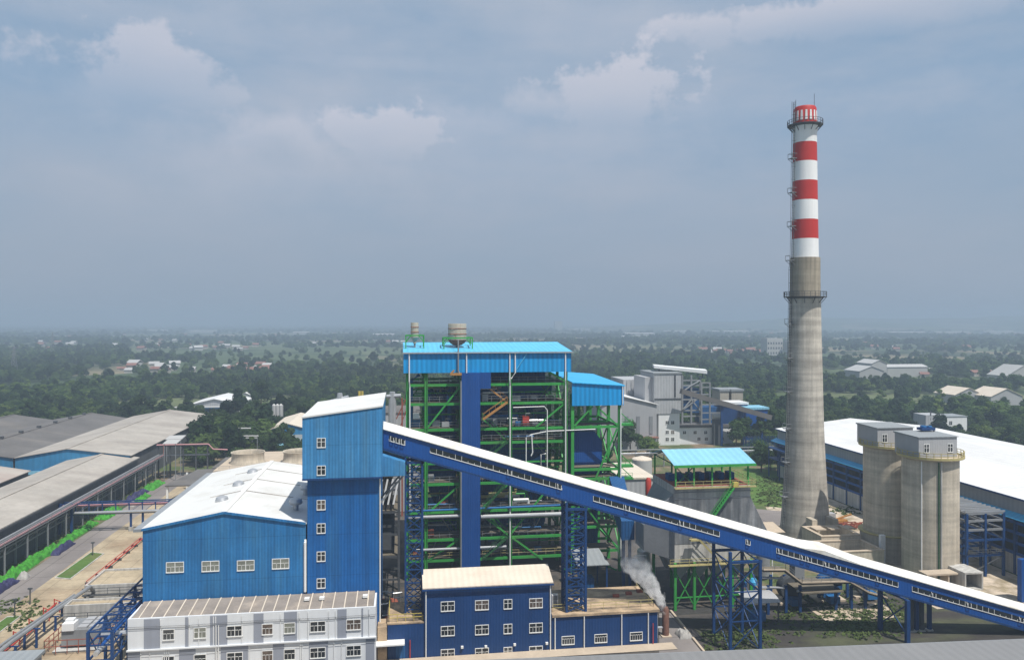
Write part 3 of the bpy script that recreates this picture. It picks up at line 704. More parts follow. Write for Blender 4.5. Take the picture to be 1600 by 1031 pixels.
for z in (29.0, 20.5, 18.0, 12.9):
    o_ = MB(); o_.bar((43.4,152,z),(46.6,152,z),.22,.3).bar((43.4,152,z+3),(46.4,152,z+.2),.16).box(43.4,46.4,152,154,z+.16,z+.22)
    rail(o_, [(43.5,152,z+.2),(46.4,152,z+.2)], 1.0, 1.4, .035)
    o_.build('outrigger', 'green_steel', rb_)
LX0, LX1 = 33.18, 43.8
MB().box(LX0, LX1, BY-.7, BY-.58, 33.35, 37.3).box(LX1-.12,LX1,BY-.57,175,33.35,37.3).build('canopy_cladding', 'canopy_blue', rb_)
MB().hexa([(LX0,BY-1,37.9),(LX1+.2,BY-1,37.15),(LX1+.2,175,37.7),(LX0,175,38.6)], [(LX0,BY-1,38.05),(LX1+.2,BY-1,37.33),(LX1+.2,175,37.9),(LX0,175,38.78)]).build('canopy_roof', 'canopy_roof_bright', rb_)
MB().prism_y([(LX0,37.303),(LX1,37.303),(LX0,37.88)], BY-.7, BY-.58).build('canopy_gable', 'canopy_blue', rb_)
MB().tube([(LX1-.3,BY-.85,37.2),(LX1-.3,BY-.85,33.6),(LX1-.6,BY-.5,32.6),(LX1-.6,BY-.5,3)], .12, 6).build('downpipe', 'white_trim', rb_)
fb = thing('flue_duct', (36.5,158,0), 'large chamfered dark blue duct box inside the lower green bay', 'duct')
MB().prism_y([(34.0,18.8),(40.4,18.8),(40.4,25.6),(38.8,27.6),(34.0,27.6)], 153.5, 162).build('casing', 'shaft_blue', fb)
MB().prism_y([(34.3,4.2),(40,4.2),(40,17.8),(34.3,17.8)], 155.5, 164).build('lower_casing', 'boiler_blue', fb)
# boilers inside the frame
def boiler(name, x0, x1, y0, y1, z0, z1, label):
    t = thing(name, ((x0+x1)/2,(y0+y1)/2,0), label, 'boiler', 'boilers inside the green frame')
    MB().box(x0,x1,y0,y1,z0,z1).build('casing', 'boiler_blue', t)
    MB().prism_y([(x0+1.2,z0-2.8),(x1-1.2,z0-2.8),(x1,z0-.005),(x0,z0-.005)], y0+.3, y1-.3).build('hopper', 'boiler_blue', t)
    k = MB(); z = z0+1.2
    while z < z1-1: k.box(x0-.25,x1+.25,y0-.28,y0-.01,z,z+.32); z += 2.6
    k.build('buckstay', 'steel_blue', t)
    MB().box(x0+1,x0+1.3,y0+1,y0+1.3,0,z0-2.8).box(x1-1.3,x1-1,y0+1,y0+1.3,0,z0-2.8).build('leg', 'dark_steel', t)
    MB().tube([(x0-1.2,y0-.2,z1-3.5),(x1+1.2,y0-.2,z1-3.5)], .95, 14).build('steam_drum', 'pipe_blue', t, smooth=True)
    return t
boiler('boiler', 5.2, 10.6, 157.5, 171.5, 15.5, 36.5, 'dark blue boiler left of the lift shaft, inside the green frame')
boiler('boiler', 15.8, 29.3, 157.5, 171.5, 8.5, 40.0, 'large dark blue boiler right of the lift shaft, inside the green frame')
bb = thing('bunker', (6,160,0), 'dark blue lower ash bunker left of the lift shaft under the boiler', 'bunker')
MB().box(2.0, 10.8, 156.6, 166, 5.0, 12.4).build('casing', 'boiler_blue', bb)
MB().box(2.6,3,157,157.4,0,5).box(9.8,10.2,157,157.4,0,5).box(2.6,3,165,165.4,0,5).box(9.8,10.2,165,165.4,0,5).build('leg', 'dark_steel', bb)
# back enclosure parts behind the boilers: cyclone ducts and stack of ducts
def pipe_thing(pts, r, m, label, name='pipe', n=10):
    o = MB().tube(pts, r, n).build(name, m, loc=(pts[0][0], pts[0][1], min(p[2] for p in pts)), smooth=True)
    return tag(o, label, 'pipe')
yv = 153.2
pipe_thing([(1.6,yv,16),(1.6,yv,38.5),(3.2,yv,39.6)], .38, 'pipe_blue', 'upright mid blue pipe at the left edge of the green frame', 'steam_pipe')
pipe_thing([(5.2,155.6,28),(5.2,155.6,36.2),(6.2,155.6,37.0),(8.4,155.6,37.0),(9.3,155.6,36.2),(9.3,155.6,29.3)], .5, 'pipe_blue', 'arched blue pipe at the top left inside the green frame', 'steam_pipe')
pipe_thing([(8.1,156.2,29.3),(8.1,156.2,33.5)], .4, 'pipe_blue', 'short upright blue pipe beside the lift shaft', 'steam_pipe')
pipe_thing([(1.0,149.0,12.4),(11,149.0,12.4)], .32, 'galvanised', 'thick shiny horizontal pipe crossing the frame left of the lift shaft', 'steam_pipe')
pipe_thing([(15,149.3,12.0),(32,149.3,12.0)], .42, 'galvanised', 'thick shiny horizontal pipe crossing the frame right of the lift shaft', 'steam_pipe')
pipe_thing([(1.0,149.1,13.6),(44,149.1,13.9)], .2, 'pipe_blue', 'long slim blue pipe crossing the whole green frame', 'steam_pipe')
pipe_thing([(2.5,149.3,6.0),(20,149.3,6.0)], .26, 'galvanised', 'low shiny pipe in front of the frame behind the lift shaft', 'steam_pipe')
pipe_thing([(21.4,149.5,33.2),(27.6,149.5,33.3),(28.2,149.5,32.6),(28.2,149.5,20.5)], .1, 'white_trim', 'white pipe bending down right of the middle column', 'white_pipe', 6)
pipe_thing([(24.0,149.6,21.0),(24.0,149.6,27.3),(25.0,149.6,27.8),(28.4,149.6,28.4),(38,149.6,28.6)], .1, 'white_trim', 'white pipe stepping right below the middle deck', 'white_pipe', 6)
pipe_thing([(24.1,149.7,20.6),(27.0,149.7,20.7),(27.0,149.7,23.8),(28.0,149.7,24.0)], .13, 'white_trim', 'short stepped white pipe just above the gallery roof', 'white_pipe', 6)
pipe_thing([(25.1,149.6,27.8),(25.3,149.6,24.3),(25.0,149.6,23.6)], .12, 'white_trim', 'small looping white pipe right of the middle column', 'white_pipe', 6)
# small machines on the decks
def deck_unit(x, y, z, w, h, m, label, name='deck_pump'):
    t = thing(name, (x,y,z), label, 'machine', 'machines on the boiler decks')
    MB().box(x-w/2,x+w/2,y,y+w*.8,z+.15,z+h).build('body', m, t)
    MB().box(x-w/2-.1,x+w/2+.1,y-.1,y+w*.8+.1,z,z+.148).build('base', 'dark_steel', t)
    MB().tube([(x,y+w*.4,z+h),(x,y+w*.4,z+h+.5),(x+w*.7,y+w*.4,z+h+.5)], .09, 6).build('hose', 'grey_steel', t)
deck_unit(24.2, 151, 29.33, 1.3, 1.9, 'red_paint', 'red box on the middle deck right of the lift shaft')
deck_unit(18.0, 150.9, 29.33, .9, 1.5, 'grey_steel', 'grey cabinet on the middle deck right of the lift shaft')
deck_unit(22.6, 151, 29.33, 1.0, 1.0, 'pipe_blue', 'light blue pump next to the red box on the middle deck')
deck_unit(8.2, 151, 29.33, 1.4, 1.1, 'galvanised', 'pale machine on the middle deck left of the lift shaft')
deck_unit(2.5, 151, 31.0, 1.2, 1.2, 'white_trim', 'white valve set at the left edge of the green frame')
# roof tanks
def tank(x, y, r, z0, zc, z1, label, big):
    t = thing('roof_tank', (x,y,44.3), label, 'tank', 'tanks on the boiler house roof')
    MB().lathe(x, y, [(r,zc),(r,z1),(r*.96,z1+.12)], 24).build('shell', 'tank_steel', t, smooth=True)
    MB().lathe(x, y, [(.35,z0),(r*.45,z0+.12),(r*.78,z0+.5),(r*.95,zc-.25),(r,zc)] if big else [(.35,z0),(.3,z0+.4),(r,zc)], 24).build('cone', 'rust' if big else 'tank_steel', t, smooth=True)
    MB().tube([(x,y,z0+.1),(x,y,44.5)], .3 if big else .2, 8).build('outlet', 'grey_steel', t)
    hw = r+1.0
    s = MB()
    for dx in (-hw,hw):
        for dy in (-hw*.9,hw*.9): s.bar((x+dx,y+dy,44.4),(x+dx,y+dy,zc+.5),.2)
    s.build('leg', 'green_steel', t)
    s = MB()
    for dy in (-hw*.9,hw*.9): s.bar((x-hw,y+dy,zc+.4),(x+hw,y+dy,zc+.4),.25); s.bar((x-hw,y+dy,zc-.9),(x-hw+1,y+dy,zc+.3),.14); s.bar((x+hw,y+dy,zc-.9),(x+hw-1,y+dy,zc+.3),.14)
    for dx in (-hw,hw): s.bar((x+dx,y-hw*.9,zc+.4),(x+dx,y+hw*.9,zc+.4),.25)
    s.build('stand', 'green_steel', t)
    k = MB()
    for q in (.35,.7): k.lathe(x,y,[(r+.05,zc+(z1-zc)*q),(r+.09,zc+(z1-zc)*q+.05),(r+.05,zc+(z1-zc)*q+.12)],24,cap=False)
    k.build('hoop', 'rust', t)
yt = 156.0
tank(XY(714.5,yt), yt, 1.85, 45.2, 46.4, 49.55, 'wide round rusty-bottomed tank on the blue boiler house roof', True)
tank(XY(648,yt), yt, .78, 45.7, 46.9, 49.75, 'narrow grey tank on a green stand at the left of the roof', False)

# dark clutter between the transfer tower and the boiler frame: coal feed structure
cf = thing('crusher_frame', (-4,140,0), 'dark steel coal handling frame in the shade between tower and green frame', 'steel frame')
for x in (-8,-4.4,-.8):
    for y in (139,145,152): MB().box(x-.2,x+.2,y-.2,y+.2,0,24).build('column', 'dark_steel', cf)
for z in (4,8,12,16,20,24):
    b = MB()
    for y in (139,145,152): b.bar((-8,y,z),(-.8,y,z),.2,.35)
    for x in (-8,-4.4,-.8): b.bar((x,139,z),(x,152,z),.2,.35)
    b.build('beam', 'dark_steel', cf)
    if z in (8,16): MB().box(-7.8,-1,139.3,151.8,z+.2,z+.27).build('walkway', 'deck_grating', cf)
MB().box(-7,-2,140,151,16.3,23).build('hopper', 'coal_ground', cf)
sl = MB()
for k in range(6): sl.bar((-6.5+k*.95,138.6,17.5),(-5.6+k*.95,138.6,22),.3,.1)
sl.build('louvre', 'white_trim', cf)
MB().box(-6.8,-1.6,140.5,150,8.4,14.5).build('mill_casing', 'dark_steel', cf)
for i in range(10):
    x = random.uniform(-6.5,-1); y = random.uniform(124,137); t = thing('coal_machine', (x,y,0), 'dark sooty machine part %s on the floor beside the blue tower' % ('with a round top','with a square top')[i%2], 'machine', 'sooty machines beside the tower')
    h = random.uniform(1.2,3.2); w = random.uniform(.7,1.3)
    (MB().lathe(x,y,[(w,.2),(w,h),(w*.6,h+.5)],12) if i%2==0 else MB().box(x-w,x+w,y-w,y+w,.2,h)).build('body', ('dark_steel','coal_ground','rust')[i%3], t)
    MB().box(x-w*1.1,x+w*1.1,y-w*1.1,y+w*1.1,0,.195).build('base', 'concrete_wall', t)
    MB().tube([(x,y,h),(x,y,h+1.4),(x+1.5,y+.3,h+1.4)], .12, 6).build('pipe', 'galvanised', t)
sheet('coal_floor', rect(-3.4, 66, 125.8, 149), .022, 'coal_ground')

rq=random.Random(12)
for i in range(22):
    x=rq.uniform(24,64); y=rq.uniform(127,138); 
    if 45<x<62: continue
    t=thing('oil_drum' if i%2 else 'crate',(x,y,0),('grey','rusty','blue')[i%3]+(' drum' if i%2 else ' crate')+' standing on the dark ground between terrace and green frame','drum' if i%2 else 'crate','drums and crates on the dark ground')
    m=('grey_steel','rust','boiler_blue')[i%3]
    if i%2: MB().lathe(x,y,[(.32,0),(.32,.9),(.28,.93)],12).build('body',m,t,smooth=True); MB().lathe(x,y,[(.34,.45),(.34,.5)],12,cap=False).build('hoop','dark_steel',t)
    else: MB().box(x-.6,x+.6,y-.5,y+.5,.12,1.0).build('body',m,t); MB().box(x-.6,x+.6,y-.5,y+.5,0,.118).build('pallet','terrace',t)
# small grey-roofed shelter behind the terrace
gs = thing('pump_shelter', (34.5,141,0), 'small open shelter with grey roof and blue posts behind the stained terrace', 'shelter')
x0, x1 = XY(897,141), XY(952,138.5)
MB().hexa([(x0,138.3,5.0),(x1,138.3,5.0),(x1-.6,144,6.4),(x0,144,6.4)],[(x0,138.3,5.15),(x1,138.3,5.15),(x1-.6,144,6.55),(x0,144,6.55)]).build('roof', 'grey_roof', gs)
for x, y in ((x0+.3,138.8),(x1-.4,138.8),(x0+.3,143.5),(x1-1,143.5)): MB().box(x-.15,x+.15,y-.15,y+.15,0,4.95 if y<140 else 6.2).build('post', 'steel_blue', gs)
MB().box(x0+1.2,x0+3.6,140,142.2,0,2.2).build('pump', 'boiler_blue', gs)

# =====================================================================
#  ELECTROSTATIC PRECIPITATOR
# =====================================================================
ep = thing('dust_filter', (53.6,134,0), 'grey dust filter with hopper bottom and pale blue canopy roof on green legs', 'dust filter')
EX0, EX1, EY0, EY1 = 46.7, 60.6, 128.2, 140.0
MB().box(EX0, EX1, EY0, EY1, 8.2, 21.3).build('casing', 'concrete_wall', ep)
MB().box(EX0-.12, EX1+.12, EY0-.12, EY0-.005, 20.3, 20.45).box(EX0-.12, EX1+.12, EY0-.12, EY0-.005, 19.21, 19.33).build('stiffener', 'grey_steel', ep)
for k in range(4):
    xa = EX0+(EX1-EX0)*k/4; xb = EX0+(EX1-EX0)*(k+1)/4
    for j in range(2):
        ya = EY0+.1+5.85*j; yb = ya+5.7; xm = (xa+xb)/2; ymd = (ya+yb)/2
        MB().hexa([(xm-.35,ymd-.35,4.4),(xm+.35,ymd-.35,4.4),(xm+.35,ymd+.35,4.4),(xm-.35,ymd+.35,4.4)],[(xa+.05,ya,8.19),(xb-.05,ya,8.19),(xb-.05,yb,8.19),(xa+.05,yb,8.19)]).build('hopper', 'grey_cladding', ep)
MB().hexa([(EX0-4.5,131.5,9.5),(EX0-.005,EY0+.6,8.5),(EX0-.005,EY1-.6,8.5),(EX0-4.5,136.5,9.5)],[(EX0-4.5,131.5,14),(EX0-.005,EY0+.6,20),(EX0-.005,EY1-.6,20),(EX0-4.5,136.5,14)]).build('inlet_funnel', 'grey_steel', ep)
MB().prism_y([(EX1+.005,8.3),(EX1+4.4,9.4),(EX1+4.4,11.0),(EX1+1.9,15.6),(EX1+.005,19.4)],EY0+.2,EY1-.6).build('outlet_funnel', 'filter_dark', ep)
MB().box(EX0+.02, EX1-.02, EY0-.06, EY0-.006, 11.4, 19.2).build('lower_panel', 'filter_dark', ep)
for x in [EX0+(EX1-EX0)*k/4 for k in range(5)]:
    for y in (EY0+.1, EY1-.1): MB().box(x-.22,x+.22,y-.22-.35,y+.22-.35,0,8.2).build('leg', 'green_steel', ep)
b = MB()
for k in range(4):
    xa = EX0+(EX1-EX0)*k/4; xb = EX0+(EX1-EX0)*(k+1)/4; y = EY0-.3
    b.bar((xa,y,.6),(xb,y,6.8),.16).bar((xb,y,.6),(xa,y,6.8),.16).bar((xa,y,2.2),(xb,y,2.2),.18)
b.build('bracing', 'green_steel', ep)
b = MB(); b.box(EX0-1.4,EX1+.5,EY0-1.4,EY0-.6,7.9,8.05); rail(b,[(EX0-1.3,EY0-1.35,8.05),(EX1+.4,EY0-1.35,8.05)],1.1,1.6,.04); b.build('lower_walkway', 'ochre_rail', ep)
b = MB(); b.box(EX0-.2,EX1+.8,EY0-.9,EY0-.13,21.1,21.25); rail(b,[(EX0,EY0-.85,21.25),(EX1+.7,EY0-.85,21.25),(EX1+.7,EY1,21.25)],1.1,1.6,.04); b.build('upper_walkway', 'ochre_rail', ep)
MB().box(EX0+.1,EX1-.1,EY0+.1,EY1-.1,21.303,21.36).build('top_deck', 'rust', ep)
for k in range(5):
    x = EX0+.3+(EX1-EX0-.6)*k/4
    for y in (EY0+.3, EY1-.3): MB().box(x-.13,x+.13,y-.13,y+.13,21.36,25.1).build('canopy_post', 'green_steel', ep)
b = MB()
b.bar((EX0+.3,EY0+.3,21.5),(EX0+3.6,EY0+.3,24.8),.14).bar((EX0+3.6,EY0+.3,21.5),(EX0+.3,EY0+.3,24.8),.14)
for k in range(5):
    x = EX0+.3+(EX1-EX0-.6)*k/4; b.bar((x,EY0+.2,25.0),(x,EY1-.2,25.0),.15); b.bar((x,EY0+.2,25.0),(x,134,26.6),.13); b.bar((x,134,26.6),(x,EY1-.2,25.0),.13)
b.build('truss', 'dark_green_steel', ep)
gable_x(ep, EX0-.1, EX1+.5, EY0-.3, EY1+.3, 0, 25.2, 26.8, 'white_trim', 'pale_blue_roof', yr=134.1, over=.25, th=.1, walls=False)
MB().box(EX0-.3, EX1+.8, EY0-.72, EY0-.56, 24.75, 25.15).build('fascia', 'green_steel', ep)
b = MB()
for k in range(7): x = EX0+1.2+k*1.9; b.box(x-.5,x+.5,133,135,21.4,22.6)
b.build('rectifier', 'boiler_blue', ep)
b = MB()
for (xa,za,xb,zb) in ((51.4,13.6,54.2,17.5),(54.2,17.5,57,21.2)):
    for dy in (-.35,.35): b.bar((xa,127.2+dy,za),(xb,127.2+dy,zb),.08,.3).bar((xa,127.2+dy,za+1),(xb,127.2+dy,zb+1),.07)
    for i in range(8): f_ = (i+.5)/8; b.box(xa+(xb-xa)*f_-.15,xa+(xb-xa)*f_+.15,126.86,127.54,za+(zb-za)*f_,za+(zb-za)*f_+.04)
b.build('stair', 'green_steel', ep)
MB().box(56.9,57.8,126.9,127.6,21.25,22.1).build('cable_box', 'yellow_paint', ep)
b = MB()
for dy in (-.35,.35): b.bar((50.5,126.9+dy,12.6),(54.5,126.9+dy,8.4),.08,.3).bar((50.5,126.9+dy,13.6),(54.5,126.9+dy,9.4),.07)
b.box(49,50.6,126.4,127.4,12.3,12.5); rail(b,[(49,126.4,12.5),(50.6,126.4,12.5)],1.0,.8,.05); b.build('lower_stair', 'ochre_rail', ep)
# duct between the fan bay and the filter, white round tank, low buildings behind
fd = thing('inlet_duct', (43,140,0), 'dark blue square duct joining the green bay to the dust filter', 'duct')
MB().hexa([(41,150,14),(44,150,14),(44,150,19),(41,150,19)],[(39.6,136.6,10),(42.1,136.6,10),(42.1,136.6,13.5),(39.6,136.6,13.5)]).build('casing', 'boiler_blue', fd)
MB().box(40.2,40.7,138,138.5,0,10.2).box(41.4,41.9,138,138.5,0,10.2).build('post', 'steel_blue', fd)

# chemical units between the fan bay and the filter (pale vessels)
for i,(px,py,D,r,h,lab) in enumerate(((1006,900,150,1.3,5.5,'pale round vessel right of the green bay, left of the filter legs'),(992,905,147,1.0,4.0,'small pale round vessel at the foot of the green bay'),(1190,860,150,1.6,6,'round grey vessel right of the filter, behind the gallery'))):
    x,y,_ = W(px,py,D); t = thing('vessel',(x,y,0),lab,'tank','small vessels around the filter')
    MB().lathe(x,y,[(r,.8),(r,h),(r*.5,h+.6)],18).build('shell','galvanised' if i<2 else 'grey_steel',t,smooth=True)
    MB().box(x-r,x-r+.2,y-.1,y+.1,0,.8).box(x+r-.2,x+r,y-.1,y+.1,0,.8).build('leg','dark_steel',t)
    MB().tube([(x,y,h+.5),(x,y,h+1.3),(x+2.2,y,h+1.3),(x+2.2,y,.2)],.12,6).build('pipe','white_trim',t)

# =====================================================================
#  CHIMNEY
# =====================================================================
QX, QY = 92.7, 167.6
ch = thing('chimney', (QX,QY,0), 'very tall concrete chimney with red and white bands and tapering grey shaft', 'chimney')
def band(name, prof, m, lab=None):
    o = MB().lathe(QX,QY,prof,48,cap=True).build(name, m, ch, smooth=True)
    if lab: o['label'] = lab
zt = lambda y: CAMZ-(y-HY)*.1492
prof = [(5.85,0),(5.45,2.7),(5.05,8),(4.65,14.5),(4.33,20.6),(4.1,26),(3.93,32.5),(3.72,42),(3.52,50.4),(3.45,55.7)]
band('shaft', prof, 'concrete')
band('upper_shaft', [(3.42,55.7),(3.35,60),(3.33,64.9)], 'concrete_upper', 'darker weathered concrete section below the bands')
zz = [64.9, 69.25, 73.7, 78.2, 82.7, 87.15, 91.55, 95.3]
cs_ = ['chimney_white','chimney_red','chimney_white','chimney_red','chimney_white','chimney_red','chimney_white']
rad = lambda z: 2.98-(z-64.9)*.0145
for i in range(7):
    e_ = 0
    band('painted_band', [(rad(zz[i]), zz[i]+(.004 if i else 0)), (rad(zz[i+1]), zz[i+1])] if i < 6 else [(rad(zz[i]),zz[i]+.004),(2.62,93.8),(2.9,95.3)], cs_[i], ('white' if 'white' in cs_[i] else 'red')+' painted band')
band('crown', [(2.6,95.7),(2.5,99.5),(2.3,99.9),(2.1,99.9)], 'chimney_red')
ap = MB()
for k in range(16):
    t = 2*math.pi*k/16; dx, dy = math.cos(t), math.sin(t); tx, ty = -dy, dx; ro = 2.66
    def P(s_, z, r_=ro): return (QX+dx*r_+tx*s_, QY+dy*r_+ty*s_, z)
    ap.hexa([P(-.27,96.5,2.4),P(.27,96.5,2.4),P(.27,96.5),P(-.27,96.5)],[P(-.2,98.8,2.4),P(.2,98.8,2.4),P(.2,98.8,2.6),P(-.2,98.8,2.6)])
ap.build('crown_opening', 'chimney_white', ch)
def ringplat(z, r0, r1, m='dark_steel'):
    b = MB(); b.lathe(QX,QY,[(r0,z-.5),(r1,z-.1),(r1,z),(r0,z)],36,cap=False)
    n = 24
    for k in range(n):
        t = 2*math.pi*k/n; t2 = 2*math.pi*(k+1)/n; p = lambda t,zz: (QX+r1*math.cos(t)*.985, QY+r1*math.sin(t)*.985, zz)
        b.bar(p(t,z),p(t,z+1.15),.08); b.bar(p(t,z+1.1),p(t2,z+1.1),.08); b.bar(p(t,z+.55),p(t2,z+.55),.07)
        if k % 2 == 0: b.bar((QX+r0*math.cos(t),QY+r0*math.sin(t),z-1.6),p(t,z-.1),.12)
    b.build('ring_platform', m, ch)
ringplat(95.7, 2.55, 3.95); ringplat(55.9, 3.4, 4.75)
# ladder on the left with rest platforms
la = -R(180-8)   # towards -x, slightly to the camera
ldx, ldy = math.cos(la), math.sin(la)
def rs(z):
    P_ = prof+[(3.42,55.71),(3.33,64.9),(2.98,64.91),(2.55,96),(2.5,101)]
    for (ra,za),(rb2,zb) in zip(P_[:-1],P_[1:]):
        if za <= z <= zb: return ra+(rb2-ra)*(z-za)/(zb-za)
    return 2.5
ld = MB(); z = 2.0
while z < 99.5:
    z2 = min(z+3, 101.0); q = lambda z_, s_, o=.45: (QX+ldx*(rs(min(z_,100.9))+o)-ldy*s_, QY+ldy*(rs(min(z_,100.9))+o)+ldx*s_, z_)
    for s_ in (-.3,.3): ld.bar(q(z,s_),q(z2,s_),.09)
    ld.bar(q(z,0,1.05),q(z2,0,1.05),.07); ld.bar(q(z,0,0),q(z,0,1.05),.07)
    for i in range(5): zz_ = z+.6*i; ld.bar(q(zz_,-.3),q(zz_,.3),.05)
    z += 3
ld.build('ladder', 'dark_steel', ch)
for y in (250,303,355,408,506,559,611,668,720,773):
    z = zt(y); b = MB(); r_ = rs(z)
    q = lambda o, s_, zz_: (QX+ldx*(r_+o)-ldy*s_, QY+ldy*(r_+o)+ldx*s_, zz_)
    b.hexa([q(.1,-.8,z),q(1.4,-.8,z),q(1.4,.8,z),q(.1,.8,z)],[q(.1,-.8,z+.12),q(1.4,-.8,z+.12),q(1.4,.8,z+.12),q(.1,.8,z+.12)])
    for s_ in (-.8,.8): b.bar(q(1.38,s_,z+.1),q(1.38,s_,z+1.2),.08); b.bar(q(.1,s_,z+1.15),q(1.38,s_,z+1.15),.08); b.bar(q(0,s_,z-.9),q(1.3,s_,z),.08)
    b.bar(q(1.38,-.8,z+1.15),q(1.38,.8,z+1.15),.08)
    b.build('rest_platform', 'grey_steel', ch)
MB().tube([(QX-2.3,QY,99.8),(QX-2.3,QY,101.6)],.05,6).tube([(QX+2.3,QY,99.6),(QX+2.3,QY,103.2)],.05,6).build('lightning_rod','dark_steel',ch)
# concrete flue channels at the foot
fl = thing('flue_channel', (100,155,0), 'zigzag open concrete flue channel between chimney foot and silos', 'concrete channel')
def chan(x0,x1,y0,y1,h,t=.55):
    b = MB(); b.box(x0,x1,y0,y0+t,0,h).box(x0,x1,y1-t,y1,0,h).box(x0,x0+t,y0+t+.003,y1-t-.003,0,h).box(x1-t,x1,y0+t+.003,y1-t-.003,0,h)
    b.box(x0+t+.01,x1-t-.01,y0+t+.01,y1-t-.01,0,h*.35); b.build('channel_wall','silo_concrete',fl)
    MB().box(x0-.1,x1+.1,y0-.1,y0+t+.1,h+.003,h+.2).box(x0-.1,x1+.1,y1-t-.1,y1+.1,h+.003,h+.2).box(x0-.1,x0+t+.1,y0+t+.103,y1-t-.103,h+.003,h+.2).box(x1-t-.1,x1+.1,y0+t+.103,y1-t-.103,h+.003,h+.2).build('coping','concrete_slab',fl)
chan(87.5,96.5,151.5,159.5,4.6); chan(84.5,96.3,143.2,151.3,3.8)
MB().box(90.0,91.2,159.6,162.4,0,6).box(95,96.2,159.6,163,0,6).build('buttress','silo_concrete',fl)
for k in range(3): MB().box(89+k*3.4,91.4+k*3.4,156.2,158.8,4.6,4.85).build('cover_slab','concrete_slab',fl)

# =====================================================================
#  SILOS
# =====================================================================
def silo(x, y, label, labh, pipes):
    s = thing('silo', (x,y,0), label, 'silo', 'concrete silos')
    MB().lathe(x,y,[(5.1,0),(5.1,23.2)],48).build('shell','silo_concrete',s,smooth=True)
    MB().lathe(x,y,[(5.1,23.2),(6.0,23.5),(6.0,23.75)],48).build('top_slab','concrete_slab',s)
    b = MB(); n = 30
    for k in range(n):
        t=2*math.pi*k/n; t2=2*math.pi*(k+1)/n; p=lambda t,zz:(x+5.9*math.cos(t),y+5.9*math.sin(t),zz)
        b.bar(p(t,23.75),p(t,24.9),.1); b.bar(p(t,24.85),p(t2,24.85),.1); b.bar(p(t,24.3),p(t2,24.3),.1)
        b.hexa([p(t,23.55),p(t2,23.55),p(t2,23.55)+Vector((0,0,0)) if False else (x+6.03*math.cos(t2),y+6.03*math.sin(t2),23.55),(x+6.03*math.cos(t),y+6.03*math.sin(t),23.55)],[p(t,24.0),p(t2,24.0),(x+6.03*math.cos(t2),y+6.03*math.sin(t2),24.0),(x+6.03*math.cos(t),y+6.03*math.sin(t),24.0)])
    b.build('railing','ochre_rail',s)
    h = thing('silo_house',(x,y,23.8),labh,'roof house','grey houses on the silos')
    x0,x1,y0,y1 = x-4.9,x+3.2,y-3.4,y+3.9
    MB().box(x0,x1,y0,y1,23.77,27.7).build('wall','light_grey_cladding',h)
    MB().hexa([(x0-.2,y0-.2,27.703),(x1+.2,y0-.2,27.703),(x1+.2,y1+.2,27.703),(x0-.2,y1+.2,27.703)],[(x0-.2,y0-.2,27.83),(x1+.2,y0-.2,27.83),(x1+.2,y1+.2,28.0),(x0-.2,y1+.2,28.0)]).build('roof','grey_roof',h)
    return s, h, x0, x1, y0
s1,h1,a0,a1,b0 = silo(103.3,139.0,'nearer concrete silo with a pale pipe down its side','grey metal house with two windows on the nearer silo',1)
for f_ in (.2,.82): window(h1, a0+(a1-a0)*f_, 25.6, 1.0, 1.5, b0, 2, .6)
s2,h2,c0,c1,d0 = silo(103.3,152.0,'farther concrete silo with a wider foot, behind the nearer one','grey metal house with one window on the farther silo',0)
window(h2, c0+(c1-c0)*.2, 25.6, 1.0, 1.5, d0, 2, .6)
def onsilo(px): # tube on the near face of the nearer silo
    X0,Y0 = 103.3,139.0; best=None
    for k in range(720):
        t = math.pi+math.pi*k/720; x=X0+5.22*math.cos(t); y=Y0+5.22*math.sin(t); q=PROJ(x,y)[0]
        if best is None or abs(q-px)<best[0]: best=(abs(q-px),x,y)
    return best[1],best[2]
for px,r_,m in ((1440,.12,'white_trim'),(1467,.12,'dark_green_steel'),(1471,.15,'concrete_wall')):
    x,y=onsilo(px); MB().tube([(x,y,.3),(x,y,23.1)],r_,6).build('downpipe',m,s1)
x,y=onsilo(1453); MB().box(x-.5,x+.5,y-.35,y-.02,1.2,2.6).build('hatch','dark_steel',s1)
b=MB(); b.lathe(103.3,152.0,[(5.75,0),(5.75,5.2)],40); b.build('foot_ring','silo_concrete',s2,smooth=True)
b=MB(); b.lathe(103.3,152.0,[(5.12,5.203),(6.1,5.203),(6.1,5.4),(5.12,5.4)],40,cap=False); b.build('foot_platform','ochre_rail',s2)
MB().box(97.6,98.6,146.2,147.0,0,6).build('foot_pilaster','white_paint',s2)
fm = thing('roof_fan',(104.5,143.6,28.5),'small dark blue fan unit on the nearer silo house roof','fan')
MB().box(103.0,106.0,141.0,142.6,28.25,28.75).build('casing','steel_blue',fm)
MB().lathe(103.9,141.8,[(.6,28.753),(.6,29.1)],14).lathe(105.2,141.8,[(.5,28.753),(.5,29.05)],14).build('fan_ring','pipe_blue',fm)
MB().box(103.1,103.3,141.1,141.3,27.95,28.248).box(105.7,105.9,141.1,141.3,27.95,28.248).build('foot','dark_steel',fm)

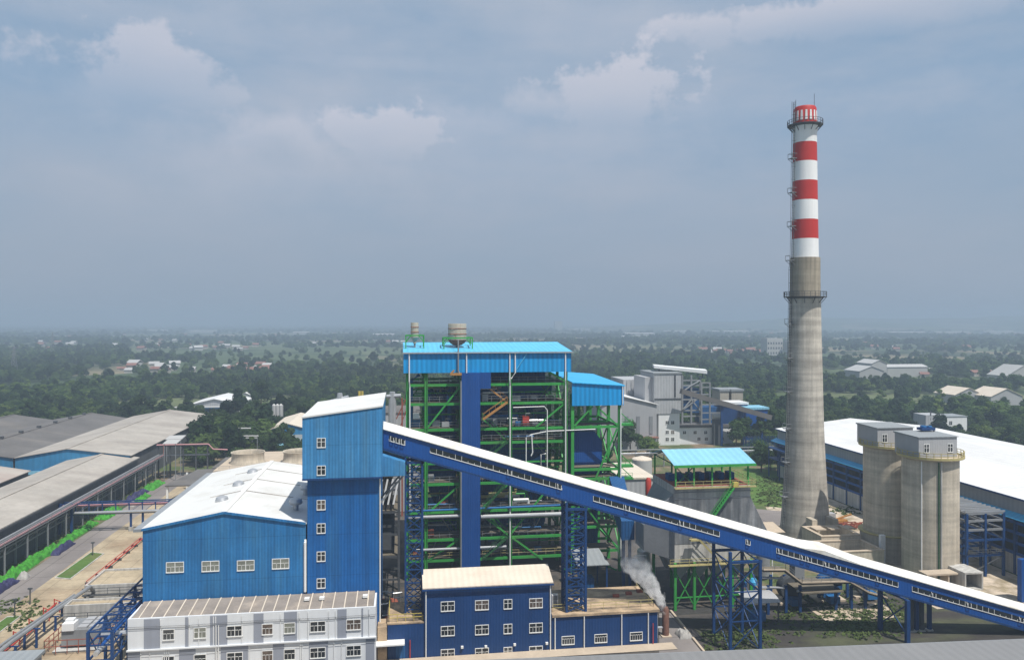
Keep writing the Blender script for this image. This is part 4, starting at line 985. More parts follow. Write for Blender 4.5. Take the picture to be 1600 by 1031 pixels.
# unfinished steel frame right of the silos
uf = thing('open_steel_frame',(115,142,0),'unfinished blue and grey steel frame with bare roof purlins beside silos','steel frame')
ux0,ux1,uy0,uy1 = 109.3,117.3,136.5,149
for x in (ux0,(ux0+ux1)/2,ux1):
    for y in (uy0,142.5,uy1): MB().box(x-.22,x+.22,y-.22,y+.22,0,12.4).build('column','steel_blue',uf)
for z in (4.2,7.2,9.2,11.0,12.4):
    b=MB()
    for y in (uy0,142.5,uy1): b.bar((ux0,y,z),(ux1,y,z),.25,.4)
    for x in (ux0,(ux0+ux1)/2,ux1): b.bar((x,uy0,z),(x,uy1,z),.25,.35)
    b.build('beam','steel_blue' if z<8 else 'grey_steel',uf)
b=MB()
for k in range(11): y=uy0+(uy1-uy0)*k/10; b.bar((ux0-.3,y,12.75),(ux1+.3,y,12.75),.22,.25)
b.build('purlin','galvanised',uf)
b=MB(); b.bar((ux0,uy0,.4),(ux1,uy0,4),.18).bar((ux1,uy0,7.2),(ux0,uy0,12.2),.15); rail(b,[(ux0,uy0-.4,4.4),(ux1,uy0-.4,4.4)],1,1.5,.05); b.build('bracing','dark_steel',uf)
cu = thing('box_culvert',W(1522,918,144)[:2]+(0,),'square open concrete culvert lying right of the silo foot','culvert')
x,y,_=W(1522,925,143); b=MB(); b.box(x-1.9,x+1.9,y,y+5,0,.3).box(x-1.9,x+1.9,y,y+5,3.1,3.4).box(x-1.9,x-1.6,y,y+5,.301,3.099).box(x+1.6,x+1.9,y,y+5,.301,3.099); b.build('shell','concrete_wall',cu)
b=MB(); b.box(x-8.5,x-2.0,y+1.5,y+4,2.6,2.9).box(x-8.3,x-8,y+1.7,y+3.8,0,2.597).box(x-4,x-3.7,y+1.7,y+3.8,0,2.597); b.build('slab','concrete_slab',cu)
x,y,_=W(1598,930,137); bp=MB().box(x-.2,x+3,y,y+1,0,7.6).build('blue_kiosk','gallery_blue',loc=(x+1.4,y+.5,0)); tag(bp,'tall plain blue cabinet cut off by the right edge of the picture','cabinet')

# =====================================================================
#  BIG WHITE-ROOFED WAREHOUSE ON THE RIGHT
# =====================================================================
WX0,WX1,WY0,WY1 = 120.5,172.0,60.0,235.0
wh = thing('warehouse',(WX0,WY1,0),'very long warehouse with white gable roof, open side of blue beams','warehouse')
WR=(WX0+WX1)/2
b=MB(); b.box(WX1-.3,WX1,WY0,WY1,0,15.1).box(WX0,WX1,WY1-.3,WY1,0,15.1); b.build('back_wall','deep_blue',wh)
MB().prism_y([(WX0,15.1),(WX1,15.1),(WR,18.0)],WY1-.3,WY1).build('gable_wall','eave_grey',wh)
MB().box(WX0+8,WX0+8.3,WY0,WY1-.35,0,15.0).build('interior_shade','coal_ground',wh)  # black sheet added behind the open bays, painting the interior's shade
b=MB()
for (xa,za,xb,zb) in ((WX0-.6,15.15,WR,18.05),(WR,18.05,WX1+.6,15.15)):
    b.hexa([(xa,WY0,za),(xb,WY0,zb),(xb,WY1+.6,zb),(xa,WY1+.6,za)],[(xa,WY0,za+.2),(xb,WY0,zb+.2),(xb,WY1+.6,zb+.2),(xa,WY1+.6,za+.2)])
b.build('roof','white_roof_big',wh)
MB().box(WX0-.05,WX0+.1,WY0,WY1,12.0,15.1).build('eave_cladding','eave_grey',wh)
MB().box(WX0-.75,WX0-.6,WY0,WY1+.6,15.0,15.35).build('gutter','steel_blue',wh)
MB().hexa([(WX0-1.9,WY0,11.3),(WX0-.06,WY0,12.1),(WX0-.06,WY1+1,12.1),(WX0-1.9,WY1+1,11.3)],[(WX0-1.9,WY0,11.45),(WX0-.06,WY0,12.25),(WX0-.06,WY1+1,12.25),(WX0-1.9,WY1+1,11.45)]).build('awning','awning_blue',wh)
MB().box(WX0-.1,WX0+.25,WY0,WY1,0,3.9).build('plinth_wall','concrete_wall',wh)
k=0; y=WY1-.4
while y>100:
    MB().box(WX0-.3,WX0+.3,y-.25,y+.25,3.903 if False else 0,11.95).build('column','steel_blue',wh); y-=6.5
for z in (4.3,6.4,8.4,10.4):
    MB().box(WX0-.16,WX0+.1,WY0,WY1-.7,z-.45,z+.1).build('side_rail','gallery_blue',wh)
b=MB(); b.box(WX0-3.2,WX0-.35,WY1-14,WY1+.4,9.2,9.6).box(WX0-3.2,WX0-.35,WY1-14,WY1+.4,6,6.3)
for yy in (WY1-13.5,WY1-7,WY1): b.box(WX0-3.2,WX0-2.9,yy-.15,yy+.15,0,9.19)
b.build('end_gallery','steel_blue',wh)
dn=None

# =====================================================================
#  LEFT SHEDS
# =====================================================================
def shed(name,x0,x1,y0,y1,ze,zr,roof,label,wall='gable_blue',xr=None):
    t=thing(name,((x0+x1)/2,y0,0),label,'shed','long grey roofed sheds on the left')
    gable_y(t,x0,x1,y0,y1,0,ze,zr,'shed_wall',roof,over=.5,th=.22,xr=xr)
    xm = xr or (x0+x1)/2
    MB().prism_y([(x0,0),(x1,0),(x1,ze),(xm,zr),(x0,ze)],y0-.1,y0-.004).build('gable_front',wall,t)
    MB().box(xm-.4,xm+.4,y0-.4,y1+.4,zr+.2,zr+.36).build('ridge_cap','shed_roof_dark' if 'dark' in roof else 'shed_roof',t)
    return t
sA=shed('storage_shed',-99.5,-80.6,60,249,8.4,10.0,'shed_roof','pale grey roofed shed nearest the road, along the raised pipe rack',xr=-90)
MB().box(-80.1,-79.9,60,249,7.9,8.35).build('gutter','dark_steel',sA)
sB=shed('storage_shed',-124,-104.0,60,232,8.2,10.0,'shed_roof_stained','stained pinkish grey shed roof behind the nearest one at the left edge')
vb=MB().box(-103.4,-100.1,60,247,6.5,7.0).build('valley_roof','shed_roof_dark',sA)
sC=shed('storage_shed',-114.3,-82.0,247,349,9.5,11.9,'shed_roof','wide grey shed roof nearest the woods, right one of the far three',xr=-99.8)
sD=shed('storage_shed',-143.0,-114.9,247,342,9.5,11.9,'shed_roof_dark','dark grey shed roof with black ridge vents, middle one of the far three')
sE=shed('storage_shed',-172.5,-143.6,247,340,9.5,11.9,'shed_roof_dark','dark grey shed roof at the far left edge, leftmost of three')
for k in range(7):
    y=256+k*13; MB().box(-129.5,-128.4,y,y+1.2,12.27,13.0).build('ridge_vent','dark_steel',sD)
for t,x0 in ((sC,-114),(sD,-142.5)):
    MB().box(x0+2,x0+26,246.2,246.6,4.6,5.6).build('gable_canopy','pale_blue_roof',t)
MB().box(-96,-90,246.88,246.97,2,6).build('door','deep_blue',sC)
t=thing('truck',(*G(300,682)[:2],0),'small white truck with yellow bed parked past the end of the nearest shed','truck')
x,y,_=G(298,684); MB().box(x-1.1,x+1.1,y-1.6,y+.2,.7,2.7).build('cab','far_white',t); MB().box(x-1.2,x+1.2,y+.3,y+5.2,.9,1.7).build('bed','yellow_paint',t)
for dx in (-1.1,1.1):
    for dy in (-.8,3.8): MB().tube([(x+dx-.12,y+dy,.5),(x+dx+.12,y+dy,.5)],.5,12).build('wheel','dark_steel',t)
for (pa,pb_,py,yy,lab) in ((258,284,686,262,'pale lean-to roof at the far end of the nearest shed, upper one'),(254,276,693,254,'pale lean-to roof at the far end of the nearest shed, lower one')):
    t=thing('lean_to',(XY(pa,yy),yy,0),lab,'shelter','lean-to roofs past the sheds'); z=ZY(pa,py,yy)
    MB().hexa([(XY(pa,yy),yy,z-.2),(XY(pb_,yy),yy,z-.2),(XY(pb_,yy),yy+5,z+.3),(XY(pa,yy),yy+5,z+.3)],[(XY(pa,yy),yy,z),(XY(pb_,yy),yy,z),(XY(pb_,yy),yy+5,z+.5),(XY(pa,yy),yy+5,z+.5)]).build('roof','far_white',t)
    for xx in (XY(pa,yy)+.3,XY(pb_,yy)-.5): MB().box(xx,xx+.2,yy+.2,yy+.4,0,z-.21).build('post','grey_steel',t)
# raised pipe rack along the nearest shed
pk=thing('pipe_rack',(-78.5,150,0),'long raised pipe rack with pink pipe and grey posts beside the shed','pipe rack')
y=70; n=0
while y<262:
    MB().box(-79.35,-79.05,y-.15,y+.15,0,6.6).build('post','grey_steel',pk)
    MB().box(-77.0,-76.75,y-.12,y+.12,0,6.6).build('post','grey_steel',pk) if n%2==0 else None
    y+=4.6; n+=1
for z in (3.4,4.6,6.6): MB().box(-79.3,-79.0,70,262,z-.12,z+.12).build('side_beam','grey_steel',pk)
MB().box(-78.95,-76.6,70,262,6.5,6.72).build('deck','grey_steel',pk)
MB().box(-80.9,-79.45,70,249,5.6,5.9).build('cable_tray','dark_steel',pk)
MB().tube([(-76.8,70,7.0),(-76.8,262,7.0)],.2,8).build('pink_pipe','pink_pipe',pk)
MB().tube([(-77.6,70,7.0),(-77.6,262,7.0)],.16,8).tube([(-78.3,70,7.05),(-78.3,262,7.05)],.24,8).build('pipe','grey_steel',pk)
b=MB(); rail(b,[(-76.5,70,6.7),(-76.5,262,6.7)],1.0,5,.04); b.build('handrail','grey_steel',pk)
b=MB(); y=70
while y<257: b.bar((-79.1,y,3.5),(-79.1,y+4.6,4.5),.08); y+=4.6
b.build('bracing','grey_steel',pk)
pk2=thing('pipe_rack',(-70,262,0),'far end of the pipe rack turning right on tall dark posts','pipe rack')
MB().box(-79,-63,262.4,264.6,9.6,9.9).box(-79,-63,262.4,264.6,6.5,6.75).build('deck','dark_steel',pk2)
for x in (-78.6,-75,-71,-67,-63.4): MB().box(x-.2,x+.2,262.6,263,0,9.6).build('post','dark_steel',pk2)
MB().tube([(-79,262.2,10.2),(-63,262.2,10.2),(-61.5,262.2,8.5),(-57,262.2,8.2)],.22,8).build('pink_pipe','pink_pipe',pk2)
MB().tube([(-76.8,262.1,7.1),(-76.8,262.1,10.1)],.2,8).build('riser','rust',pk2)
# pipe bridge over the road
pbr=thing('pipe_bridge',(-62,195,0),'blue truss pipe bridge with red and silver pipes crossing the road','pipe bridge')
bY=195.0
for z in (4.3,6.8): MB().box(-80.5,-42,bY-.12,bY+.12,z-.13,z+.13).box(-80.5,-42,bY+2-.12,bY+2+.12,z-.13,z+.13).build('chord','steel_blue',pbr)
b=MB(); x=-80
while x<-42.5: b.box(x-.1,x+.1,bY-.1,bY+.1,4.43,6.67); b.bar((x,bY,4.4),(x+3,bY,6.7),.1); b.box(x-.08,x+.08,bY+.13,bY+1.87,4.2,4.36); x+=3
b.build('truss_web','steel_blue',pbr)
MB().tube([(-80,bY+.6,6.25),(-42,bY+.6,6.25)],.32,8).build('red_pipe','pink_pipe',pbr)
MB().tube([(-79.5,bY-.4,2.5),(-79.5,bY-.4,4.2),(-78.5,bY-.4,4.75),(-42,bY-.4,4.75)],.34,8).build('silver_pipe','galvanised',pbr)
for x in (-80.2,-77.6): MB().box(x-.25,x+.25,bY-.9,bY-.5,0,7.2).build('post','steel_blue',pbr)
for x in (-64.6,-61.9,-50,-47.6): MB().box(x-.22,x+.22,bY-.2,bY+.2,1.0,4.17).build('post','steel_blue',pbr); MB().box(x-.4,x+.4,bY-.4,bY+.4,0,1.0).build('footing','concrete_wall',pbr)

# nets and bags along the road
def heap(name,x,y,L,w,h,m,label,cat,group,rot=0.0):
    bm=bmesh.new(); bmesh.ops.create_grid(bm,x_segments=22,y_segments=int(max(14,L*5)),size=.5)
    for v in bm.verts:
        u,q=v.co.x*2,v.co.y*2; f_=max(0,1-abs(u)**2.6)*max(0,1-abs(q)**8); X_q=v.co.x*w+x; Y_q=v.co.y*L+y
        nz=noise.noise(Vector((X_q*.9,Y_q*.75,3))); n3=noise.noise(Vector((X_q*2.6,Y_q*2.2,6)))
        v.co.x=v.co.x*w*(1+.35*noise.noise(Vector((0,Y_q*.5,9)))); v.co.y*=L; v.co.z=.02+max(0,h*f_**.5*(.7+.8*nz+.35*n3))
    me=bpy.data.meshes.new(name); bm.to_mesh(me); bm.free(); me.materials.append(M[m]); me.shade_smooth()
    o=bpy.data.objects.new(name,me); COL.objects.link(o); o.location=(x,y,.02); o.rotation_euler.z=rot
    return tag(o,label,cat,group)
gh=[(-75.9,126,22,2.6,1.5,'nearest the bottom left corner'),(-76.2,148,26,2.8,1.6,'beside the longest dark blue bag row'),(-76.2,172,24,2.6,1.4,'just in front of the pipe bridge'),(-75.9,194,19,2.2,1.2,'right under the pipe bridge'),(-75.8,212,11,3.6,1.4,'first one beyond the pipe bridge'),(-72.9,229,9,2.2,1.1,'beside the far purple bag row'),(-75.0,246,11,3.4,1.3,'farthest, by the rack corner')]
for x,y,L,w,h,s_ in gh: heap('green_netting',x,y,L,w,h,'net_green','long heap of bright green netting along the road, '+s_,'netting','green netting heaps along the road')
for x,y,L,w,h,s_ in [(-74.4,134,8,1.9,1.4,'by the bottom left corner'),(-74.2,152,17,1.8,1.5,'longest one, halfway along the road'),(-74.0,181,9,1.6,1.3,'just before the pipe bridge'),(-75.4,232,15,2.2,1.5,'beyond the pipe bridge')]:
    heap('tarp_bundle',x,y,L,w,h,'bag_blue','dark blue wrapped bundle row at the road edge, '+s_,'bundle','dark blue bundles along the road')
for x,y,s_ in [(-72.7,127.5,'near the bottom left corner'),(-74.4,143.5,'between green netting and blue bundle'),(-73.4,162,'at the end of the longest blue row'),(-73,221,'beyond the pipe bridge')]:
    heap('sack_pile',x,y,2.4,1.8,1.1,'bag_grey','small pale grey sack pile '+s_,'sacks','grey sack piles')

# yard pipes, tanks and machines in the lower left
rp=thing('fire_main',(-59,170,0),'thin red pipe on low brackets running across the beige yard','pipe')
MB().tube([(-58.8,186,.7),(-59,154,.7)],.14,8).tube([(-59.5,186,.7),(-59.7,156,.7)],.09,6).build('pipe','red_paint',rp)
b=MB()
for y in range(156,187,5): b.box(-59.9,-58.5,y-.1,y+.1,0,.55)
b.build('bracket','dark_steel',rp)
rp2=thing('fire_main',(-60,135,0),'red pipe group with valve stands beside the grey pipe trestle','pipe')
MB().tube([(-59.6,143,1.3),(-58.4,126,1.3),(-58.2,118,1.5)],.17,8).tube([(-59.0,143,1.3),(-57.8,126,1.3)],.12,6).build('pipe','red_paint',rp2)
b=MB()
for y in (128,133,138,142): b.bar((-59.5,y,0),(-59.5,y,2.4),.14); b.bar((-58.6,y,0),(-58.6,y,2.0),.12); b.bar((-59.5,y,2.3),(-58.6,y,1.9),.1)
b.build('valve_stand','red_paint',rp2)
gp=thing('pipe_trestle',(-55,128,0),'two grey pipes on blue posts running down the lower left yard','pipe rack')
MB().tube([(-56.6,106,3.4),(-56.6,121,3.4),(-55.6,147,2.6),(-55.6,149,.6)],.33,8).tube([(-57.6,112,3.3),(-57.6,121,3.3),(-56.7,143,2.6)],.2,8).build('pipe','grey_steel',gp)
for y in (114,120.5,127,133.5,140): MB().box(-57.6,-57.3,y-.12,y+.12,0,2.9 if y<128 else 2.3).build('post','steel_blue',gp); MB().box(-55.9,-55.6,y-.12,y+.12,0,2.9 if y<128 else 2.3).build('post','steel_blue',gp)
for y in (114,120.5,127,133.5,140): MB().box(-58,-55.2,y-.12,y+.12,2.91 if y<128 else 2.31,3.05 if y<128 else 2.45).build('cross_beam','steel_blue',gp)
b=MB()
for y0_,y1_ in ((108,114),(114,120.5)): b.bar((-58,y0_,2.2),(-58,y1_,2.2),.12); b.bar((-58,y0_,3.2),(-58,y1_,3.2),.12); b.bar((-58,y0_,2.2),(-58,(y0_+y1_)/2,3.2),.09); b.bar((-58,(y0_+y1_)/2,3.2),(-58,y1_,2.2),.09)
b.build('side_truss','steel_blue',gp)
for (x0,x1,y0,y1,h,lab) in ((-55.8,-43.5,136.5,139.6,3.0,'stained concrete basin wall behind the caged cooling unit'),(-57.2,-44.5,148.6,158,2.3,'farther stained concrete basin wall left of the blue hall')):
    t=thing('concrete_basin',((x0+x1)/2,y0,0),lab,'concrete basin','stained basins left of the hall')
    b=MB(); b.box(x0,x1,y0,y0+.35,0,h).box(x0,x1,y1-.35,y1,0,h).box(x0,x0+.35,y0+.352,y1-.352,0,h).box(x1-.35,x1,y0+.352,y1-.352,0,h); b.build('wall','concrete_wall',t)
    MB().box(x0+.36,x1-.36,y0+.36,y1-.36,0,h-.35).build('cover','yard_concrete',t)
    b=MB(); rail(b,[(x0,y0-.9,.9),(x1,y0-.9,.9)],1.1,2,.05); b.box(x0,x1,y0-1.2,y0-.4,.7,.85)
    for x in (x0+.5,(x0+x1)/2,x1-.5): b.box(x-.1,x+.1,y0-1,y0-.8,0,.69)
    b.build('walkway','dark_steel',t)
cm=thing('cooling_unit',(-50,126,0),'grey boxy cooling unit in a red-brown railing cage, lower left','cooling unit')
MB().box(-51.6,-46.2,125.5,130.5,.6,3.0).build('casing','grey_steel',cm)
MB().box(-52.5,-45,124.5,131.5,0,.25).build('plinth','concrete_wall',cm)
for k in range(3):
    for j in range(2): MB().box(-49.4+j*1.6,-48.1+j*1.6,125.8+k*1.5,127.0+k*1.5,3.003,3.35).build('fan_lid','light_grey_cladding',cm)
MB().box(-51.4,-49.7,125.2,127.0,3.003,4.1).box(-51.2,-50,125.9,126.9,4.11,4.5).build('fan_hood','white_paint',cm)
b=MB(); rail(b,[(-53.2,123.6,.3),(-45.2,123.6,.3),(-45.2,131.6,.3)],2.0,1.4,.06); rail(b,[(-53.2,123.6,.3),(-53.2,131.6,.3)],2.0,1.6,.06); b.build('railing','rust',cm)
br=thing('blue_truss_rack',(-40,120,0),'dark blue lattice pipe rack climbing beside the white office, lower left','pipe rack')
for y in (108.5,114.5,120.5,126.5,132.5):
    for x in (-41.3,-38.3): MB().box(x-.18,x+.18,y-.18,y+.18,0,9.0).build('post','steel_blue',br)
b=MB()
for z in (5.2,7.2,9.0):
    for x in (-41.3,-38.3): b.bar((x,108.5,z),(x,133,z),.2,.25)
    for y in (108.5,111.5,114.5,117.5,120.5,123.5,126.5,129.5,132.5): b.bar((-41.3,y,z),(-38.3,y,z),.16,.2)
for k in range(8):
    y=108.5+k*3; 
    for x in (-41.3,-38.3): b.bar((x,y,5.2 if k%2 else 9),(x,y+3,9 if k%2 else 5.2),.12); 
    b.bar((-41.3,y,9),(-38.3,y+3,9),.1)
b.build('truss','steel_blue',br)
MB().tube([(-40.2,108,6.2),(-40.2,133,6.2)],.35,8).tube([(-37.4,112.3,7.2),(-41,112.3,7.2)],.36,8).build('pipe','galvanised',br)
MB().tube([(-39.3,108,7.5),(-39.3,133,7.5)],.22,8).build('blue_pipe','gallery_blue',br)
# lamp posts / hydrants at the yard edge
for px,py,s_ in ((47,944,'right one'),(23,962,'left one'),(145,868,'beside the lawn strip')):
    x,y,_=G(px,py); t=thing('yard_lamp',(x,y,0),'short thin dark yard post at the lawn edge, '+s_,'post','short yard posts')
    MB().box(x-.08,x+.08,y-.08,y+.08,0,2.7).build('post','dark_steel',t); MB().box(x-.35,x+.35,y-.15,y+.15,2.7,2.95).build('head','dark_steel',t)

# open canopy, cooling tower block, blue shed, etc. behind the hall
oc=thing('loading_canopy',(-55,225,0),'open grey-brown flat canopy on white posts at the road end','canopy')
MB().hexa([(-64.5,221,5.0),(-38,221,5.0),(-38,243,5.2),(-61.5,243,5.2)],[(-64.5,221,5.35),(-38,221,5.35),(-38,243,5.55),(-61.5,243,5.55)]).build('roof','shed_roof_dark',oc)
MB().box(-57.5,-38,243.2,262,5.4,5.8).build('rear_roof','shed_roof_dark',oc)
for x in (-64.0,-52,-42):
    for y in (221.6,241): MB().box(x-.25,x+.25,y-.25,y+.25,0,4.97).build('post','white_trim',oc)
ct=thing('cooling_block',(-38,236,0),'flat beige roofed block with round white fan rings behind the white-roofed hall','cooling tower')
MB().box(-55,-2,236,268,0,5.8).build('wall','concrete_wall',ct)
MB().box(-55.3,-1.7,235.7,268.3,5.803,6.3).build('roof','concrete_slab',ct)
for px in (387.5,468,520,560):
    y=248; x=XY(px,y); b=MB(); b.lathe(x,y,[(5.4,6.3),(4.9,7.4),(4.8,8.9),(5.1,9.7),(4.8,9.7),(4.5,8.9),(4.6,7.4),(5.1,6.31)],32,cap=False); b.build('fan_ring','silo_concrete',ct,smooth=True)
b=MB(); rail(b,[(-54,237,6.3),(-14,237,6.3)],1.1,3,.04); b.build('handrail','grey_steel',ct)
bs=thing('blue_gable_shed',(-30,300,0),'blue gabled shed with mottled beige roof left of the tower top','shed')
y=305; x0,x1=XY(424.5,y),XY(477,y)
gable_y(bs,x0,x1,y,341,0,8.9,10.7,'gable_blue','cream_roof',over=.5)
MB().box(x0+1,x1,y-.2,y-.02,3.5,6.6).build('pale_band','far_white',bs)
MB().box(x0-.5,x1,y-4.5,y-.22,3.0,3.3).build('lean_to','pale_blue_roof',bs)
MB().box(x0-.2,x1,y-4.2,y-.22,0,2.99).build('lean_to_wall','deep_blue',bs)
ar=thing('white_hall',(-100,440,0),'low building with shallow white roof at the wood edge, left','hall')
x,y,_=W(335,642,425); gable_y(ar,x-13,x+13,y,y+34,0,4.4,7.4,'grey_cladding','white_roof_big',over=.8)
MB().box(x-20,x+12,y-7,y-.9,3.4,3.7).build('canopy','far_grey',ar)
for k in range(6): MB().box(x-19+k*6,x-18.6+k*6,y-6.8,y-6.4,0,3.39).build('post','dark_steel',ar)
MB().box(x-10,x+10,y-.3,y-.03,.5,3.0).build('door','pipe_blue',ar)
a2_=thing('white_hall',W(383,640,470)[:2]+(0,),'small white roofed outbuilding right of the low white-roofed building','hall')
x,y,_=W(383,628,470); gable_y(a2_,x-5,x+5,y,y+16,0,4.4,6.6,'grey_cladding','white_roof_big')
for i,px in enumerate((428,433.5,439)):
    y=352; x=XY(px,y); t=thing('upright_tank',(x,y,0),('left','middle','right')[i]+' one of three slim white upright tanks behind the blue gabled shed','tank','slim white tanks')
    MB().lathe(x,y,[(.85,0),(.85,13.0),(.3,13.7)],14).build('shell','far_white',t,smooth=True)
    MB().tube([(x+1,y,0),(x+1,y,13.2)],.08,5).build('ladder','grey_steel',t)
# pale pipework in the grove, and pump yard between
pw=thing('pipework',(-40,285,0),'pale pipework on thin stands between the trees left of the tower','pipework')
b=MB(); y=288
for (pa,pb_,py) in ((352,372,677),(352,404,681),(372,392,669),(384,402,684)): b.tube([(XY(pa,y),y,ZY(pa,py,y)),(XY(pb_,y),y,ZY(pb_,py,y))],.28,6)
b.tube([(XY(372,y),y,ZY(372,676,y)),(XY(375,y),y,ZY(375,669,y))],.25,6)
b.build('pipe','far_white',pw)
b=MB()
for px in (355,362,370,378,386,394,402): b.box(XY(px,y)-.12,XY(px,y)+.12,y-.1,y+.1,0,ZY(px,679,y))
b.build('stand','grey_steel',pw)
# roof equipment seen just behind the tower: pale vents and yellow twin stacks
yv=200.0
tv=thing('twin_stack',(XY(564,yv),yv,0),'pair of short yellow stacks showing above the white slanted roof','stack')
for px in (561.5,566): x=XY(px,yv); MB().lathe(x,yv,[(.33,0),(.33,ZY(px,611,yv))],10).build('stack','yellow_paint',tv,smooth=True)
vt=thing('exhaust_tower',(XY(616,yv),yv,0),'pale ribbed exhaust column with horizontal silencer between tower and green frame','exhaust')
x=XY(613,yv); z1=ZY(613,612,yv)
MB().lathe(x,yv,[(1.0,0),(1.0,z1-3),(.7,z1)],14).build('column','galvanised',vt,smooth=True)
MB().tube([(x-1.5,yv-.2,z1-1.2),(x+2.2,yv-.2,z1-1.0)],.55,10).build('silencer','galvanised',vt,smooth=True)
MB().bar((x+1,yv,z1-7),(x+3.4,yv,z1-2),.25).bar((x+2,yv,z1-9),(x+3.5,yv,z1-5),.2).box(x+2.3,x+2.7,yv-.2,yv+.2,0,z1-1.7).build('brace','rust',vt)
vt2=thing('exhaust_tower',(XY(528,yv),yv,0),'pale exhaust pipes showing above the middle of the white slanted roof','exhaust')
x=XY(531,yv); z1=ZY(531,614,yv)
MB().lathe(x,yv,[(.9,0),(.9,z1-2),(.6,z1)],12).build('column','galvanised',vt2,smooth=True)
MB().tube([(x-2.5,yv-.2,z1-2.2),(x+2.2,yv-.2,z1-1.0)],.5,10).build('silencer','galvanised',vt2,smooth=True)
gb=thing('grey_annex',(0,210,0),'plain grey flat-roofed block behind the tower top','building')
x0,x1=XY(597,205),XY(626,205); MB().box(x0,x1+5,205,222,0,ZY(612,646,205)).build('wall','grey_cladding',gb)
MB().box(x0-.2,x1+5.2,204.8,222.2,ZY(612,646,205)+.003,ZY(612,646,205)+.3).build('roof','shed_roof_dark',gb)

# =====================================================================
#  OLD POWER PLANT BEHIND
# =====================================================================
Y0=300.0
X_=lambda px,Y=Y0: XY(px,Y)
Z_=lambda px,py,Y=Y0: ZY(px,py,Y)
op=thing('old_plant_tower',(X_(1042),Y0,0),'tall building with white windowed base and grey ribbed top, in the background','building')
MB().box(X_(1029),X_(1062),Y0,Y0+16,0,Z_(1045,646)).build('lower_wall','white_paint',op)
MB().box(X_(1022),X_(1064),Y0-.3,Y0+18,Z_(1045,646)+.003,Z_(1045,584)).build('upper_wall','grey_cladding',op)
MB().box(X_(1022)-.3,X_(1064)+.3,Y0-.6,Y0+18.3,Z_(1045,584)+.003,Z_(1045,584)+.5).build('roof','grey_roof',op)
MB().box(X_(1053),X_(1055.5),Y0-.5,Y0-.31,Z_(1045,620),Z_(1045,586)).box(X_(1022),X_(1063.9),Y0-.5,Y0-.31,Z_(1045,624),Z_(1045,622)).build('grey_strip','dark_steel',op)
MB().box(X_(1010),X_(1022)-.02,Y0+2,Y0+17,0,Z_(1015,590)).build('side_wall','light_grey_cladding',op)
for px in (1042.5,1051):
    for py in (660,675,686): window(op,X_(px),Z_(px,py),1.3,1.3,Y0,2)
lb=thing('old_plant_annex',(X_(1105),Y0,0),'low white two-storey annex with nine dark windows, in the background','building')
MB().box(X_(1063),X_(1147),Y0+1,Y0+12,0,Z_(1100,668)).build('wall','white_paint',lb)
MB().box(X_(1063)-.02+.1,X_(1147)+.3,Y0+.7,Y0+12.3,Z_(1100,668)+.003,Z_(1100,664)).build('roof','shed_roof_dark',lb)
for px in (1069.5,1086,1102.5,1119,1138): window(lb,XY(px,Y0+1),ZY(px,675.5,Y0+1),1.3,1.2,Y0+1,2)
for px in (1092,1103.5,1115.5,1128.5): window(lb,XY(px,Y0+1),ZY(px,685.5,Y0+1),1.3,1.2,Y0+1,2)
gsd=thing('grey_gable_hall',(X_(995),Y0,0),'grey ribbed gabled hall with pale roof edge behind the green bay','hall')
gable_y(gsd,XY(940,Y0-8),XY(1026,Y0-8),Y0-8,Y0+22,0,ZY(1020,632,Y0-8),ZY(985,619,Y0-8),'light_grey_cladding','white_roof_big',xr=XY(972,Y0-8),over=.6)
for px in (979,997,1017): MB().box(XY(px,Y0-8)-.7,XY(px,Y0-8)+.7,Y0-8.2,Y0-8.02,6,ZY(px,650,Y0-8)).build('louvre','grey_steel',gsd)
MB().box(XY(1000,Y0-8),XY(1026,Y0-8),Y0-11,Y0-8.22,4.6,5.0).build('porch_roof','house_red_roof',gsd)
MB().box(XY(1005,Y0-8),XY(1018,Y0-8),Y0-8.2,Y0-8.02,0,3.6).build('door','deep_blue',gsd)
fs=thing('old_filter_house',(X_(990),Y0+20,0),'weathered ribbed grey block left of the tall old plant tower','building')
MB().box(XY(974,Y0+20),XY(1011,Y0+20),Y0+20,Y0+40,0,ZY(990,593,Y0+20)).build('wall','grey_cladding',fs)
for px in (980,987,996,1003): MB().box(XY(px,Y0+20)-.25,XY(px,Y0+20)+.25,Y0+19.6,Y0+19.98,0,ZY(px,593,Y0+20)-.4).build('rib','light_grey_cladding',fs)
of=thing('old_boiler_frame',(X_(1078),Y0+4,0),'grey and blue steel boiler frame right of the old plant tower','steel frame')
for px in (1066,1080,1094):
    for y in (Y0+4,Y0+12,Y0+20): MB().box(XY(px,y)-.35,XY(px,y)+.35,y-.3,y+.3,0,ZY(px,586,y)).build('column','grey_steel',of)
for py in (594,602,612,624,641,650,662):
    b=MB(); 
    for y in (Y0+4,Y0+12): b.bar((XY(1065,y),y,ZY(1080,py,y)),(XY(1095,y),y,ZY(1080,py,y)),.4,.6)
    b.build('beam','grey_steel',of)
b=MB()
for (pa,ya,pb_,yb) in ((1066,641,1080,624),(1080,624,1094,641),(1066,612,1080,602),(1080,602,1094,594),(1066,641,1094,620)): b.bar((XY(pa,Y0+3.6),Y0+3.6,ZY(pa,ya,Y0+3.6)),(XY(pb_,Y0+3.6),Y0+3.6,ZY(pb_,yb,Y0+3.6)),.4)
b.build('brace','galvanised',of)
MB().box(XY(1067,Y0+8),XY(1093,Y0+8),Y0+8,Y0+18,12,ZY(1080,607,Y0+8)).build('boiler_casing','boiler_blue',of)
